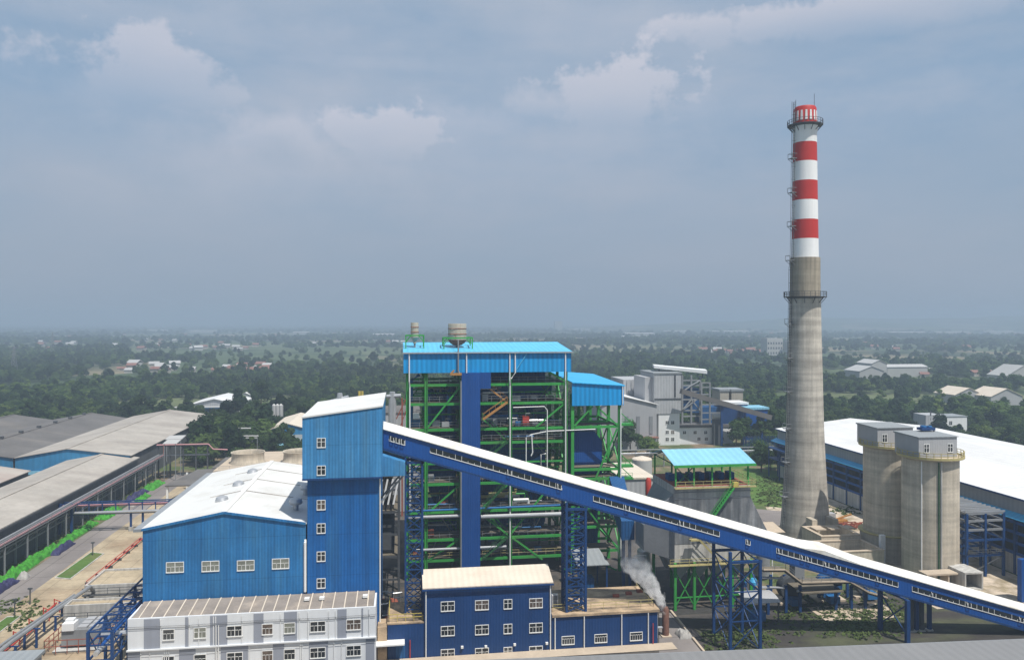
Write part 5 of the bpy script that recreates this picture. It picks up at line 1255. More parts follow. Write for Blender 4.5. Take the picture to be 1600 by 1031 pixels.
sr_=MB(); sr_.hexa([(XY(1022,Y0+8),Y0+8,ZY(1022,575,Y0+8)),(XY(1105,Y0+2),Y0+2,ZY(1105,584,Y0+2)),(XY(1105,Y0+10),Y0+12,ZY(1105,584,Y0+2)),(XY(1022,Y0+16),Y0+18,ZY(1022,575,Y0+8))],
 [(XY(1022,Y0+8),Y0+8,ZY(1022,571,Y0+8)),(XY(1105,Y0+2),Y0+2,ZY(1105,579,Y0+2)),(XY(1105,Y0+10),Y0+12,ZY(1105,579,Y0+2)),(XY(1022,Y0+16),Y0+18,ZY(1022,571,Y0+8))]); sr_.build('canopy','white_paint',of)
b=MB()
for px,py in ((1030,576),(1060,579),(1098,584)): b.box(XY(px,Y0+9)-.2,XY(px,Y0+9)+.2,Y0+9,Y0+9.4,ZY(px,590,Y0+9),ZY(px,py,Y0+9))
b.build('canopy_post','dark_steel',of)
of2=thing('old_boiler_frame',(X_(1102),Y0+4,0),'smaller steel frame stepping down right of the grey and blue one','steel frame')
for px in (1096,1109):
    for y in (Y0+2,Y0+9): MB().box(XY(px,y)-.3,XY(px,y)+.3,y-.3,y+.3,0,ZY(px,598,y)).build('column','grey_steel',of2)
b=MB()
for py in (598,605,616,632,645,655): b.bar((XY(1095,Y0+2),Y0+2,ZY(1100,py,Y0+2)),(XY(1128 if py>630 else 1110,Y0+2),Y0+2,ZY(1100,py,Y0+2)),.35,.5)
b.build('beam','grey_steel',of2)
MB().box(XY(1097,Y0+6),XY(1127,Y0+6),Y0+6,Y0+14,0,ZY(1100,636,Y0+6)).build('casing','boiler_blue',of2)
MB().tube([(XY(1113,Y0-2),Y0-2,ZY(1113,650,Y0-2)),(XY(1127,Y0-2),Y0-2,ZY(1127,650,Y0-2))],1.1,12).build('drum','far_white',of2,smooth=True)
MB().box(XY(1114,Y0-2),XY(1126,Y0-2),Y0-3,Y0-1,0,ZY(1113,655,Y0-2)).build('drum_stand','dark_steel',of2)
oc2=thing('old_conveyor',(X_(1130),Y0-3,0),'grey sloping conveyor gallery of the old plant in the background','conveyor gallery')
b=MB(); yc=Y0-5
A=Vector((XY(1064,yc),yc,ZY(1064,611,yc))); B=Vector((XY(1204,yc),yc,ZY(1204,652,yc)))
b.bar(A,B,2.4,2.0); b.build('gallery','shed_roof_dark',oc2)
for f_ in (.45,.68,.9):
    p=A.lerp(B,f_); MB().box(p.x-.4,p.x+.4,p.y-.4,p.y+.4,0,p.z-1.0).build('trestle','steel_blue',oc2)
for (pa,pb_,pt,pbm,yy,m,rf_,lab) in ((1130,1142,634,680,Y0+2,'steel_blue','pale_blue_roof','narrow blue block under the old conveyor'),(1142,1168,632,668,Y0+14,'deep_blue','white_roof_big','blue block with pale roof behind the old conveyor'),(1166,1200,640,676,Y0+8,'gallery_blue','pale_blue_roof','wide blue block at the lower end of the old conveyor'),(1125,1139,611,632,Y0+30,'tank_steel','grey_roof','left brown filter box standing behind the old conveyor'),(1143,1161,611,632,Y0+30,'tank_steel','grey_roof','right brown filter box standing behind the old conveyor')):
    t=thing('plant_block',(XY(pa,yy),yy,0),lab,'building','blocks of the old plant')
    MB().box(XY(pa,yy),XY(pb_,yy),yy,yy+9,0,ZY(pa,pt,yy)).build('wall',m,t)
    MB().box(XY(pa,yy)-.4,XY(pb_,yy)+.4,yy-.4,yy+9.4,ZY(pa,pt,yy)+.003,ZY(pa,pt,yy)+.9).build('roof',rf_,t)
    MB().box(XY(pa,yy)+.6,XY(pb_,yy)-.6,yy-.15,yy-.02,1,4.5).build('opening','dark_steel',t)
# elevated pipe bridge between new and old plant
eb=thing('pipe_bridge',(60,245,0),'thin pale pipe bridge running across behind the filter canopy','pipe bridge')
yb=255.0; z=ZY(1100,700,yb)
MB().box(XY(965,yb),XY(1240,yb),yb,yb+.3,z-.2,z+.1).box(XY(965,yb),XY(1240,yb),yb,yb+.3,z-2.0,z-1.8).build('chord','galvanised',eb)
MB().tube([(XY(965,yb),yb-.4,z-1.2),(XY(1240,yb),yb-.4,z-1.2)],.3,8).build('pipe','galvanised',eb)
for px in range(972,1240,22): x=XY(px,yb); MB().box(x-.18,x+.18,yb+.31,yb+.6,0,z).build('post','grey_steel',eb)
pn=thing('substation_fence',(80,258,0),'dark bar screen of tall thin poles right of the filter canopy','fence')
b=MB()
for k in range(34): x=XY(1162,258)+k*.55; b.box(x,x+.16,258,258.16,0,9.5)
b.box(XY(1162,258),XY(1162,258)+18.5,257.8,257.98,4.5,4.7); b.build('bars','steel_blue',pn)
# buildings in the middle ground behind boiler bay: beige-roofed grey building + white tank
mb1=thing('low_grey_building',(38,185,0),'low grey building with beige flat roof between green bay and filter','building')
MB().box(XY(968,185),XY(1022,185),185,205,0,ZY(1000,748,185)).build('wall','grey_cladding',mb1)
MB().box(XY(968,185)-.3,XY(1022,185)+.3,184.7,205.3,ZY(1000,748,185)+.003,ZY(1000,748,185)+.4).build('roof','cream_roof',mb1)
t=thing('white_tank',(XY(1003,222),222,0),'squat white round tank between green bay and filter canopy','tank')
x=XY(1003,222); MB().lathe(x,222,[(3.0,0),(3.0,9.0)],24).build('shell','far_white',t,smooth=True); MB().lathe(x,222,[(3.0,9.003),(2.8,9.3),(.3,10.0)],24).build('lid','cream_roof',t,smooth=True)
t=thing('red_vessel',(XY(1012,170),170,0),'small red cylindrical vessel just above the gallery roof','tank')
x=XY(1013,150); MB().lathe(x,150,[(.6,15),(.6,18.0),(.3,18.5)],14).build('shell','red_paint',t,smooth=True); MB().box(x-.3,x+.3,149.7,150.3,0,14.99).build('stand','dark_steel',t)
# little beige hut by the chimney foot
hut=thing('beige_hut',W(1205,826,160)[:2]+(0,),'small beige hut with sloping roof at the chimney foot','hut')
x,y,_=W(1207,840,170); MB().box(x-2.4,x+2.4,y,y+5,0,3.4).build('wall','house_wall',hut); MB().hexa([(x-2.8,y-.4,3.403),(x+2.8,y-.4,3.403),(x+2.8,y+5.4,4.2),(x-2.8,y+5.4,4.2)],[(x-2.8,y-.4,3.55),(x+2.8,y-.4,3.55),(x+2.8,y+5.4,4.35),(x-2.8,y+5.4,4.35)]).build('roof','concrete_slab',hut)
window(hut,x-1,1.9,.8,1.1,y,2); window(hut,x+1,1.9,.8,1.1,y,2)
ex=thing('pallet_stack',W(1330,818,185)[:2]+(0,),'rusty steel scrap heap on the pale ground between chimney and silos','scrap')
b=MB(); x,y,_=W(1335,819,187)
for k in range(26): b.bar((x+random.uniform(-5,4),y+random.uniform(-2,2),random.uniform(.1,1.2)),(x+random.uniform(-5,5),y+random.uniform(-3,3),random.uniform(.1,1.2)),.18)
b.build('scrap_bar','rust',ex)
lc=thing('loader_crane',W(1305,818,186)[:2]+(0,),'small orange machine with pale cab beside the chimney foot','machine')
x,y,_=W(1309,818,188); MB().box(x-2.8,x+2.6,y,y+2.2,.6,1.5).bar((x,y+1,1.5),(x+4.2,y+1,2.6),.35).build('body','orange_stair',lc); MB().box(x-2.4,x-.4,y+.2,y+2,1.503,3.1).build('cab','light_grey_cladding',lc)
for dx in (-2,0,2): MB().tube([(x+dx,y-.12,.55),(x+dx,y+.25,.55)],.55,12).build('wheel','dark_steel',lc)

# =====================================================================
#  UNDER THE GALLERY: canopy, pipe deck, steam
# =====================================================================
wc=thing('small_canopy',W(1185,960,127)[:2]+(0,),'small arched white canopy on thin posts behind the widest trestle','canopy')
x,y,_=W(1183,962,129); b=MB(); n=8
for i in range(n):
    t0,t1=i/n,(i+1)/n; f=lambda t:(y-2.4+4.8*t, 3.1+1.2*math.sin(math.pi*(.15+.55*t)))
    (ya,za),(yb_,zb)=f(t0),f(t1); b.hexa([(x-3,ya,za),(x+3,ya,za),(x+3,yb_,zb),(x-3,yb_,zb)],[(x-3,ya,za+.08),(x+3,ya,za+.08),(x+3,yb_,zb+.08),(x-3,yb_,zb+.08)])
b.build('roof','light_grey_cladding',wc)
for dx in (-2.7,2.7):
    for dy in (-2.1,2.1): MB().box(x+dx-.08,x+dx+.08,y+dy-.08,y+dy+.08,0,3.5).build('post','dark_steel',wc)
MB().box(x-1.6,x+1.2,y-.8,y+.8,0,1.5).build('machine','pipe_blue',wc)
bt=MB().lathe(x+.6,y+2.6,[(.15,4.8),(.7,5.1),(.75,5.6),(.4,6.1)],14).lathe(x+.6,y+2.6,[(.12,0),(.12,4.8)],8).build('blue_float_tank','awning_blue',loc=(x+.6,y+2.6,0),smooth=True); tag(bt,'small bright blue drum on a thin post behind the white canopy','drum')
pd=thing('pipe_deck',(75,128,0),'long brown pipe walkway on blue posts under the right half of the gallery','pipe rack')
ypd=124.0
def pp(px,py,Y=ypd): return Vector((XY(px,Y),Y,ZY(px,py,Y)))
path=[pp(1188,889),pp(1222,889),pp(1248,909),pp(1322,907),pp(1352,924),pp(1380,932)]
b=MB()
for q0,q1 in zip(path[:-1],path[1:]): b.bar(q0,q1,2.2,.25); 
b.build('deck','deck_grating',pd)
b=MB()
for q0,q1 in zip(path[:-1],path[1:]): b.bar(q0+Vector((0,-1.15,.3)),q1+Vector((0,-1.15,.3)),.3,.22)
b.build('pipe','concrete_slab',pd)
b=MB(); rail(b,[q+Vector((0,-1.2,.4)) for q in path],.9,1.6,.035); b.build('handrail','grey_steel',pd)
for px in (1200,1228,1250,1306,1330,1352,1375):
    for dy in (0,5.5):
        q=pp(px,912); MB().box(q.x-.22,q.x+.22,q.y+dy-.2,q.y+dy+.2,0,q.z-.2 if px<1350 else 6.2).build('post','steel_blue',pd)
MB().box(XY(1248,ypd),XY(1312,ypd),ypd-1.3,ypd+6,3.6,3.8).build('lower_deck','deck_grating',pd)
MB().tube([pp(1190,902),pp(1222,903)],.22,8).tube([pp(1190,917),pp(1225,918)],.22,8).tube([pp(1245,923),pp(1312,922)],.2,8).build('lower_pipe','galvanised',pd)
for (xa,xb,ya,yb_,h,lab,m) in ((66,71,128,133,5.2,'dark fan casing under the walkway, left one','dark_steel'),(73,78.5,128,134,4.6,'dark fan casing under the walkway, middle one','boiler_blue'),(81,86,129,134,4.0,'dark fan casing under the walkway, right one','dark_steel')):
    t=thing('fan_casing',((xa+xb)/2,ya,0),lab,'fan','fans under the walkway')
    cx=(xa+xb)/2; MB().tube([(cx,ya,2.6),(cx,ya+2,2.6)],2.2,20).build('volute',m,t,smooth=True); MB().box(cx+.4,cx+2.2,ya,ya+2,2.8,h+2).build('outlet','grey_steel',t); MB().box(xa,xb,ya-.3,ya+3,0,.35).build('plinth','concrete_slab',t)
    MB().box(cx-1.2,cx+.6,ya-2,ya-.31,.36,1.5).build('motor','pipe_blue',t)
for k,(x0,x1,y0,y1) in enumerate(((70,84,119.5,126),(92,99,122,130))): sheet('concrete_pad', rect(x0,x1,y0,y1), .09, 'concrete_slab')
ba=[]
for k,px in enumerate((1424,1432,1440,1452)):
    y=113.8; x=XY(px,y); t=thing('chute_leg',(x,y,0),('leftmost','second','third','rightmost')[k]+' dark post of the cluster under the gallery right of the braced pair','post','dark posts under the gallery')
    MB().box(x-.28,x+.28,y-.25,y+.25,0,gal(x).z-.2).build('post',('dark_steel','steel_blue')[k%2],t); MB().box(x-.45,x+.45,y-.4,y+.4,0,.3).build('footing','concrete_wall',t)
# steam stack and plume
sx,sy,_=W(1040,1000,122.5)
ss=thing('steam_vent',(sx,sy,0),'short rusty steam vent stack at the corner of the blue annex','vent')
MB().lathe(sx,sy,[(.55,.2),(.55,4.2),(.35,4.6)],14)  .build('silencer','brown_vent',ss,smooth=True); MB().lathe(sx-.2,sy,[(.14,4.6),(.14,6.9)],10).build('outlet','dark_steel',ss,smooth=True)
MB().box(sx-.8,sx+.8,sy-.8,sy+.8,0,.198).build('base','concrete_slab',ss); MB().tube([(sx-2.6,sy,1.4),(sx-.5,sy,1.4)],.2,8).tube([(sx-1.6,sy-.5,0),(sx-1.6,sy-.5,3.6)],.18,8).build('pipe','galvanised',ss)
sp=heap('scrap_sacks',sx+2.8,sy-.5,2.6,2.2,1.3,'bag_grey','pale crumpled sack heap beside the rusty steam vent','sacks',None)
def plume():
    mb=MB(); bm=bmesh.new()
    def P_(px,py): u=Vector(W(px,py,122.5)); return u
    pts=[((1039,966),.35),((1038,957),.5),((1036,947),.8),((1032,936),1.05),((1026,924),1.25),((1019,914),1.45),((1010,904),1.6),((1003,895),1.75),((995,886),1.9),((989,876),2.0),((984,866),2.1)]
    for (p,r) in pts:
        c=P_(*p); 
        for q in range(3):
            cc=c+Vector((random.uniform(-.35,.35)*r,random.uniform(-.5,.5)*r,random.uniform(-.35,.35)*r)); rr=r*random.uniform(.6,.95)
            bmesh.ops.create_icosphere(bm,subdivisions=2,radius=rr,matrix=Matrix.Translation(cc))
    me=bpy.data.meshes.new('steam'); bm.to_mesh(me); bm.free()
    o=bpy.data.objects.new('steam_plume',me); COL.objects.link(o)
    rm=o.modifiers.new('r','REMESH'); rm.mode='VOXEL'; rm.voxel_size=.22
    tx=bpy.data.textures.new('puff','CLOUDS'); tx.noise_scale=1.0
    dm=o.modifiers.new('d','DISPLACE'); dm.texture=tx; dm.strength=.9; dm.mid_level=.5; dm.texture_coords='GLOBAL'
    m=bpy.data.materials.new('steam'); t=NT(m); t.n.clear(); out=t.add('ShaderNodeOutputMaterial'); v=t.add('ShaderNodeVolumePrincipled'); v.inputs['Color'].default_value=(1,1,1,1)
    geo=t.add('ShaderNodeNewGeometry').outputs['Position']; sep=t.add('ShaderNodeSeparateXYZ'); t.l.new(geo,sep.inputs[0])
    n=t.noise(geo,1.1,4); d=t.math('MULTIPLY',t.ramp(n,.36,.80),t.math('MULTIPLY_ADD',t.ramp(sep.outputs[2],13,3.5),3.6,.16))
    t.l.new(d,v.inputs['Density']); t.l.new(v.outputs[0],out.inputs['Volume']); me.materials.append(m)
    tag(o,'white steam plume drifting up and left from the rusty vent','steam'); o['kind']='stuff'
plume()

# =====================================================================
#  MIDDLE-GROUND BUILDINGS AMONG THE TREES
# =====================================================================
def far_shed(px,py,D,w,d,h,rf_,label,name='far_shed',wall='far_grey',rise=2.5,yax=False,group='buildings among the trees'):
    x,y,_=W(px,py,D); t=thing(name,(x,y,0),label,'building',group)
    (gable_y if yax else gable_x)(t,x-w/2,x+w/2,y,y+d,0,h,h+rise,wall,rf_,over=.5)
    return t
blk=[]
def reg(x0,x1,y0,y1): blk.append((x0,x1,y0,y1))
t=far_shed(1514,626,470,19,18,5.5,'cream_roof','left one of two cream gabled sheds among trees on the right','cream_shed','light_grey_cladding',4,True)
t=far_shed(1573,628,460,21,18,5.5,'cream_roof','right one of two cream gabled sheds among trees on the right','cream_shed','light_grey_cladding',4.5,True)
reg(W(1488,620,470)[0],W(1600,620,455)[0]+20,418,462)
far_shed(1362,592,640,22,22,9,'far_white','low white stepped factory roof rising from trees right of chimney','white_factory','far_grey',4,True)
far_shed(1374,588,665,14,22,14,'far_white','taller white monitor roof behind the low stepped factory roof','white_factory','far_grey',3,True)
far_shed(1418,582,700,40,16,9,'far_white','long pale roof right of the white stepped factory','white_factory','far_grey',2)
reg(W(1340,592,640)[0]-14,W(1440,590,690)[0]+16,560,745)
wb=thing('white_block',(0,0,0),'','building'); bpy.data.objects.remove(wb)
x,y,_=W(1478,672,330)
wb=thing('white_block',(x,y,0),'small white flat-roofed block behind the long white warehouse roof','building')
MB().box(x,x+10,y,y+9,0,9.2).build('wall','white_paint',wb); MB().box(x-.2,x+10.2,y-.2,y+9.2,9.203,9.5).build('roof','grey_roof',wb)
MB().box(x-8,x-.02,y+2,y+10,0,9.9).build('side_wing','grey_cladding',wb); MB().box(x-6,x-5.5,y+1.8,y+1.99,9.9,11.6).build('mast','dark_steel',wb); window(wb,x+2.2,6.6,1.4,1.6,y,2)
reg(x-10,x+13,y-4,y+14)
far_shed(1600,700,250,22,16,6.5,'shed_roof','low grey shed cut off by the right edge behind the warehouse','grey_shed','grey_cladding',1.5)
reg(W(1580,700,250)[0]-4,W(1600,700,250)[0]+20,225,270)
far_shed(1600,592,600,30,20,8,'far_grey','dark grey sloping roof at the right edge above the cream sheds','grey_shed','far_grey',8,True)
reg(*(W(1560,596,560)[0],W(1600,596,560)[0]+60,520,620))
# tall silo house at distance, hotel block
def far_block(px,pyb,pyt,D,w,d,label,m='far_white',wn=True):
    x,y,_=W(px,pyb,D); h=max(4,CAMZ-(pyt-HY)/F*D); t=thing('far_block',(x,y,0),label,'building','far pale blocks')
    MB().box(x-w/2,x+w/2,y,y+d,0,h).build('wall',m,t); MB().box(x-w/2+.5,x+w/2-.5,y+.5,y+d-.5,h+.003,h+1.2).build('roof','far_grey',t)
    b=MB()
    for i in range(6):
        for j in range(3): xx=x-w/2+w*(i+.5)/6; zz=h*(j+.8)/3.6; b.box(xx-w*.04,xx+w*.04,y-.2,y-.03,zz-1.5,zz+1.5)
    if wn: b.build('window','dark_steel',t)
far_block(1211,545,530,1100,24,20,'pale multi-storey block seen left of the chimney shaft')
far_block(1245,545,534,1080,20,18,'lower pale wing beside the block left of the chimney','far_grey')
far_block(873,516,502,3900,38,26,'distant white block near the horizon right of the roof tanks',wn=False)
reg(*(W(1190,545,1150)[0]-20,W(1290,545,1080)[0]+20,1000,1150))
fw=0
for (px,py,D,w,d,lab) in ((905,514,4100,120,50,'long distant pale roof beside the white block at the horizon'),(1060,519,3400,130,50,'long white distant roof left of the chimney, upper one'),(1140,520,3300,180,50,'long cream distant roof just left of the chimney'),(1000,525,2700,110,50,'distant pinkish roof above the green field'),(1420,522,3000,150,50,'long pale distant roof right of the chimney'),(1490,521,3100,160,40,'second long pale distant roof near the right edge'),(1565,520,3200,140,40,'pale distant roof at the far right horizon'),(1375,517,3900,150,40,'faint long roof near the horizon right of the chimney'),(320,519,3500,130,50,'bright distant white roof near the left horizon'),(240,517,3800,110,50,'faint white roof near the left horizon'),(470,523,3000,60,40,'small distant white roof left of the green frame'),(600,527,2500,70,40,'row of pale distant roofs just left of the roof tanks')):
    t=far_shed(px,py,D,w,d,9,'far_white',lab,'far_factory','far_white',3,False,'distant factories'); x,y,_=W(px,py,D); reg(x-w*.6,x+w*.6,y-260*D/3000,y+70)
# village houses
hm_w=MB().box(-5,5,-4,4,0,4.2); 
hroot=None
random.seed(21)
def house(x,y,rot,k,label):
    global hroot
    if hroot is None: hroot={}
    key=k%3
    if key not in hroot:
        t=thing('village_house',(0,0,0),label,'house','village houses')
        MB().box(-5,5,-4,4,0,4.0).build('wall',('house_wall','far_white','house_wall')[key],t)
        gable=MB(); gable.hexa([(-5.6,-4.6,3.8),(5.6,-4.6,3.8),(5.6,0,6.4),(-5.6,0,6.4)],[(-5.6,-4.6,4.05),(5.6,-4.6,4.05),(5.6,0,6.65),(-5.6,0,6.65)])
        gable.hexa([(-5.6,0,6.4),(5.6,0,6.4),(5.6,4.6,3.8),(-5.6,4.6,3.8)],[(-5.6,0,6.65),(5.6,0,6.65),(5.6,4.6,4.05),(-5.6,4.6,4.05)])
        gable.build('roof',('house_red_roof','far_white','far_grey')[key],t); hroot[key]=t; o=t
    else:
        s=hroot[key]; o=s.copy(); COL.objects.link(o)
        for c in s.children: d=c.copy(); COL.objects.link(d); d.parent=o
    o.location=(x,y,0); o.rotation_euler.z=rot; sc=random.uniform(.6,1.0)*(1 if y<900 else 1.4); o.scale=(sc,sc,sc)
    o['label']=label
kind_w=('red roofed','white roofed','grey roofed')
cl=[(330,425,573,585,26,'in the village row behind the left woods'),(170,300,573,583,14,'in the far village left of the row behind the woods'),(270,400,541,548,16,'in the cluster beyond the first wood, left'),(60,260,530,550,22,'scattered over the hazy plain at far left'),(420,620,522,530,18,'in the distant line left of the roof tanks'),(1090,1200,548,556,12,'near the pale block left of the chimney'),(1390,1595,580,590,14,'among trees at the right edge'),(900,1200,524,536,14,'on the plain above the green field'),(1320,1590,530,550,12,'on the hazy plain right of the chimney'),(0,640,512,540,46,'among the far hazy fields on the left'),(900,1600,512,528,30,'among the far hazy fields on the right')]
for (pa,pb_,ya,yb_,n,where) in cl:
    for i in range(n):
        px=random.uniform(pa,pb_); py=random.uniform(ya,yb_); x,y,_=G(px,py); k=random.choice((0,0,0,1,2))
        house(x,y,random.uniform(-.5,.5),k,'small %s house %s'%(kind_w[k],where)); D_=PROJ(x,y)[2]; reg(x-6,x+6,y-12*D_/800,y+5)
# pylons
for (px,pyb,pyt,D,lab) in ((22,590,545,690,'lattice power pylon rising from the left woods'),(82,560,522,1000,'fainter lattice pylon farther back in the left woods')):
    x,y,_=W(px,pyb,D); h=CAMZ-(pyt-HY)/F*D+2; t=thing('power_pylon',(x,y,0),lab,'pylon','power pylons')
    b=MB()
    for sx_ in (-1,1):
        for sy_ in (-1,1): b.bar((x+2.4*sx_,y+2.4*sy_,0),(x+.4*sx_,y+.4*sy_,h),.22)
    for i in range(8):
        f0,f1=i/8,(i+1)/8; r0,r1=2.4-2*f0,2.4-2*f1
        b.bar((x-r0,y-r0,h*f0),(x+r1,y-r1,h*f1),.14); b.bar((x+r0,y-r0,h*f0),(x-r1,y-r1,h*f1),.14)
    b.build('mast','grey_steel',t)
    b=MB()
    for q in (.72,.84,.96): b.bar((x-4,y,h*q),(x+4,y,h*q),.22); b.bar((x-4,y,h*q),(x,y,h*q+1.2),.14); b.bar((x+4,y,h*q),(x,y,h*q+1.2),.14)
    b.build('crossarm','grey_steel',t)
# low hills on the right horizon
def hills():
    b=MB(); n=70
    rows_=[]
    for i in range(n+1):
        x=-400+8200*i/n; y=4700+200*math.sin(i*.7)
        h=(78+34*noise.noise(Vector((i*.11,2,0)))+14*noise.noise(Vector((i*.4,5,0))))*min(1,max(0.0,(x-900)/1500)); h=max(0,min(h,104))
        rows_.append(((x,y-1500,-5),(x,y-600,h*.6),(x,y,h),(x,y+1200,-5)))
    for i in range(n):
        for j in range(3): b.quad(rows_[i][j],rows_[i+1][j],rows_[i+1][j+1],rows_[i][j+1])
    struct('hills',b,'country')
hills()

# =====================================================================
#  TREES
# =====================================================================
def crown_mesh(name, H, R_, seed, leafmat, nl=9, faces=1500, fs=.55):
    rnd=random.Random(seed); lobes=[]
    for i in range(nl):
        a=rnd.uniform(0,6.283); rr=rnd.uniform(0,R_*.62); z=H*(.42+.42*rnd.random()*(1-rr/R_*.5)); lobes.append((Vector((rr*math.cos(a),rr*math.sin(a),z)), R_*rnd.uniform(.34,.6)))
    lobes.append((Vector((0,0,H*.8)),R_*.45))
    vs=[]; fsl=[]
    for i in range(faces):
        c,r=rnd.choice(lobes); d=Vector((rnd.gauss(0,1),rnd.gauss(0,1),rnd.gauss(.25,1))).normalized(); q=r*(rnd.random()**.35)*(.92+.2*noise.noise(d*2+c))
        p=c+Vector((d.x*q,d.y*q,d.z*q*.8)); nrm=(d+Vector((rnd.uniform(-.7,.7),rnd.uniform(-.7,.7),rnd.uniform(-.3,.8)))).normalized()
        u=nrm.orthogonal().normalized(); v=nrm.cross(u); a=rnd.uniform(0,6.28); u,v=u*math.cos(a)+v*math.sin(a),v*math.cos(a)-u*math.sin(a); s=fs*rnd.uniform(.5,1.25)
        n=len(vs); vs+=[p-u*s,p-v*s*.7,p+u*s+nrm*s*.25,p+v*s*.7]; fsl.append((n,n+1,n+2,n+3))
    me=bpy.data.meshes.new(name); me.from_pydata([tuple(x) for x in vs],[],fsl); me.materials.append(M[leafmat]); return me
def trunk_mesh(H, r, seed):
    rnd=random.Random(seed); b=MB(); b.tube([(0,0,0),(.1,.05,H*.25),(0,.1,H*.5),(.1,0,H*.72)],[r,r*.75,r*.55,r*.25],7)
    for i in range(5):
        a=rnd.uniform(0,6.28); z=H*rnd.uniform(.3,.5); L=H*.28; b.tube([(0,0,z),(math.cos(a)*L*.5,math.sin(a)*L*.5,z+L*.5),(math.cos(a)*L,math.sin(a)*L,z+L*.75)],[r*.4,r*.25,r*.1],5)
    me=bpy.data.meshes.new('trunk'); me.from_pydata([tuple(v) for v in b.v],[],b.f); me.materials.append(M['bark']); return me
protos=[]
specs=[('dark',10,4.6,'leaf_dark',10,1700,.5),('broad',8.5,5.2,'leaf_mid',11,1700,.52),('pale',8,4.2,'leaf_light',9,1500,.45),('tall',13,3.8,'leaf_dark',10,1700,.5),('mid',9.5,4.4,'leaf_mid',9,1500,.5),('plume',12,3.0,'leaf_light',8,1300,.42),('spreading',7.5,6.2,'leaf_mid',14,1900,.5)]
LAB=['dense dark green tree','broad mid green tree','pale green loose tree','tall dark narrow tree','round mid green tree','slender pale green tree','low spreading green tree']
for i,(nm,H,R_,lm,nl,fc,fs) in enumerate(specs): protos.append((crown_mesh('crown_'+nm,H,R_,40+i,lm,nl,fc,fs),trunk_mesh(H,.28,60+i),H))
# unique label pool is by place; each individually placed tree names kind and place
def free(x,y,m=3.5):
    for (a,b_,c,d) in blk:
        if a-m<x<b_+m and c-m<y<d+m: return False
    return True
cand=[]
random.seed(5)
def inwood(x,y):
    px,py,D=PROJ(x,y)
    if px<-60 or px>1660: return 0
    # plant keep-outs
    if y<352 and -176<x<-82: return 0
    if x>-90 and x<6 and y<270: return 0
    if -62<x<-40 and 272<=y<286: return .3
    if 6<=x<60 and y<262: return 0
    if x>=60 and x<118 and y<262: return 0
    if x>=116 and x<177 and y<240: return 0
    if x>=177 and y<150: return 0
    if XY(418,300)<x<XY(500,340) and 294<y<350: return 0
    if XY(960,290)-6<x<XY(1215,290)+8 and 280<y<345: return 0 if not (XY(1170,290)<x and random.random()<.7) else 1
    if XY(960,262)<x<XY(1240,262)and 262<=y<280: return 1 if random.random()<.12 else 0
    if 395<y<470 and XY(290,430)<x<XY(395,430): return 0
    if 430<y<500 and XY(400,450)<x<XY(440,450): return 0
    if y<370 and -90<x<-60: return .35
    if D<900:
        g_=noise.noise(Vector((x*.006,y*.006,1.5))); 
        if 200<px<700 and 560<py<572: return .25
        return 1 if g_>-.30 else .08
    # far plain: wood belts and open fields
    g_=noise.noise(Vector((x*.0016,y*.0034,4.5)))+.6*noise.noise(Vector((x*.006,y*.009,2)))
    if 380<px<640 and 552<py<566: return .04
    if 200<px<640 and 533<py<544: return .12
    if 890<px<1200 and 540<py<562: return .10 if py<556 else .35
    if px<200 and py>548: return .95
    return 1 if g_>.11 else (.22 if noise.noise(Vector((x*.003,y*.02,1)))>.32 else .03)
def scatter(y0,y1,cell,sc):
    y=y0
    while y<y1:
        xa=y*math.tan(math.atan(-.72)+TH); xb=y*math.tan(math.atan(.72)+TH); x=xa
        while x<xb:
            xx=x+random.uniform(-.45,.45)*cell; yy=y+random.uniform(-.45,.45)*cell
            if random.random()<inwood(xx,yy) and free(xx,yy): cand.append((xx,yy,sc*random.uniform(.6,1.0)*(1+.55*max(0,noise.noise(Vector((xx*.012,yy*.012,7)))+.25)+(.5 if random.random()<.06 else 0))))
            x+=cell
        y+=cell
scatter(240,700,6.6,.95); scatter(700,1300,9.5,1.1); scatter(1300,2600,17,1.6); scatter(2600,6000,38,2.6); scatter(6000,11000,80,4.0)
special=[(322,697,250,1,1.0,'big round tree in front of the grove, left of the pale pipework'),(340,695,262,4,1.0,'round tree right beside the leftmost big one of the grove'),(306,690,282,0,.8,'small dark tree at the left end of the grove'),
 (420,702,285,4,.9,'round tree just left of the blue gabled shed'),(444,700,288,2,.62,'small round pale tree in front of the blue gabled shed, left'),(456,700,288,2,.5,'small slim tree in front of the blue gabled shed, middle'),(469,700,288,2,.66,'small round pale tree in front of the blue gabled shed, right'),
 (408,640,330,0,1.35,'tall dark tree crown at the top of the grove'),(372,655,330,3,1.2,'tall dark tree in the middle of the grove'),(355,668,320,0,1.15,'dense dark tree behind the pale pipework'),
 (985,705,270,0,.95,'dark tree right of the green bay in front of the grey gabled hall'),(1003,700,275,4,.8,'round tree beside the porch of the grey gabled hall'),
 (1150,698,285,0,1.0,'dark tree in front of the white annex, right end'),(1165,696,283,0,1.1,'dark bushy tree below the wide blue block'),(1188,694,280,3,.9,'tall dark tree at the right of the old plant'),(1210,690,285,0,1.15,'dense dark tree left of the chimney'),(1226,700,270,1,.9,'mid green tree just left of the warehouse corner'),(1498,672,320,2,1.0,'round tree in front of the small white flat-roofed block')]
for i_ in range(34):
    px_=random.uniform(300,476); D_=random.uniform(284,330) if px_>412 else random.uniform(268,330)
    if 418<px_<480 and D_<352: D_=random.uniform(356,380)
    special.append((px_,0,D_,random.choice((0,0,1,4,3)),random.uniform(.85,1.3),random.choice(('dark','mid green'))+' leafy tree crowded into the grove between grey sheds and blue gabled shed'))
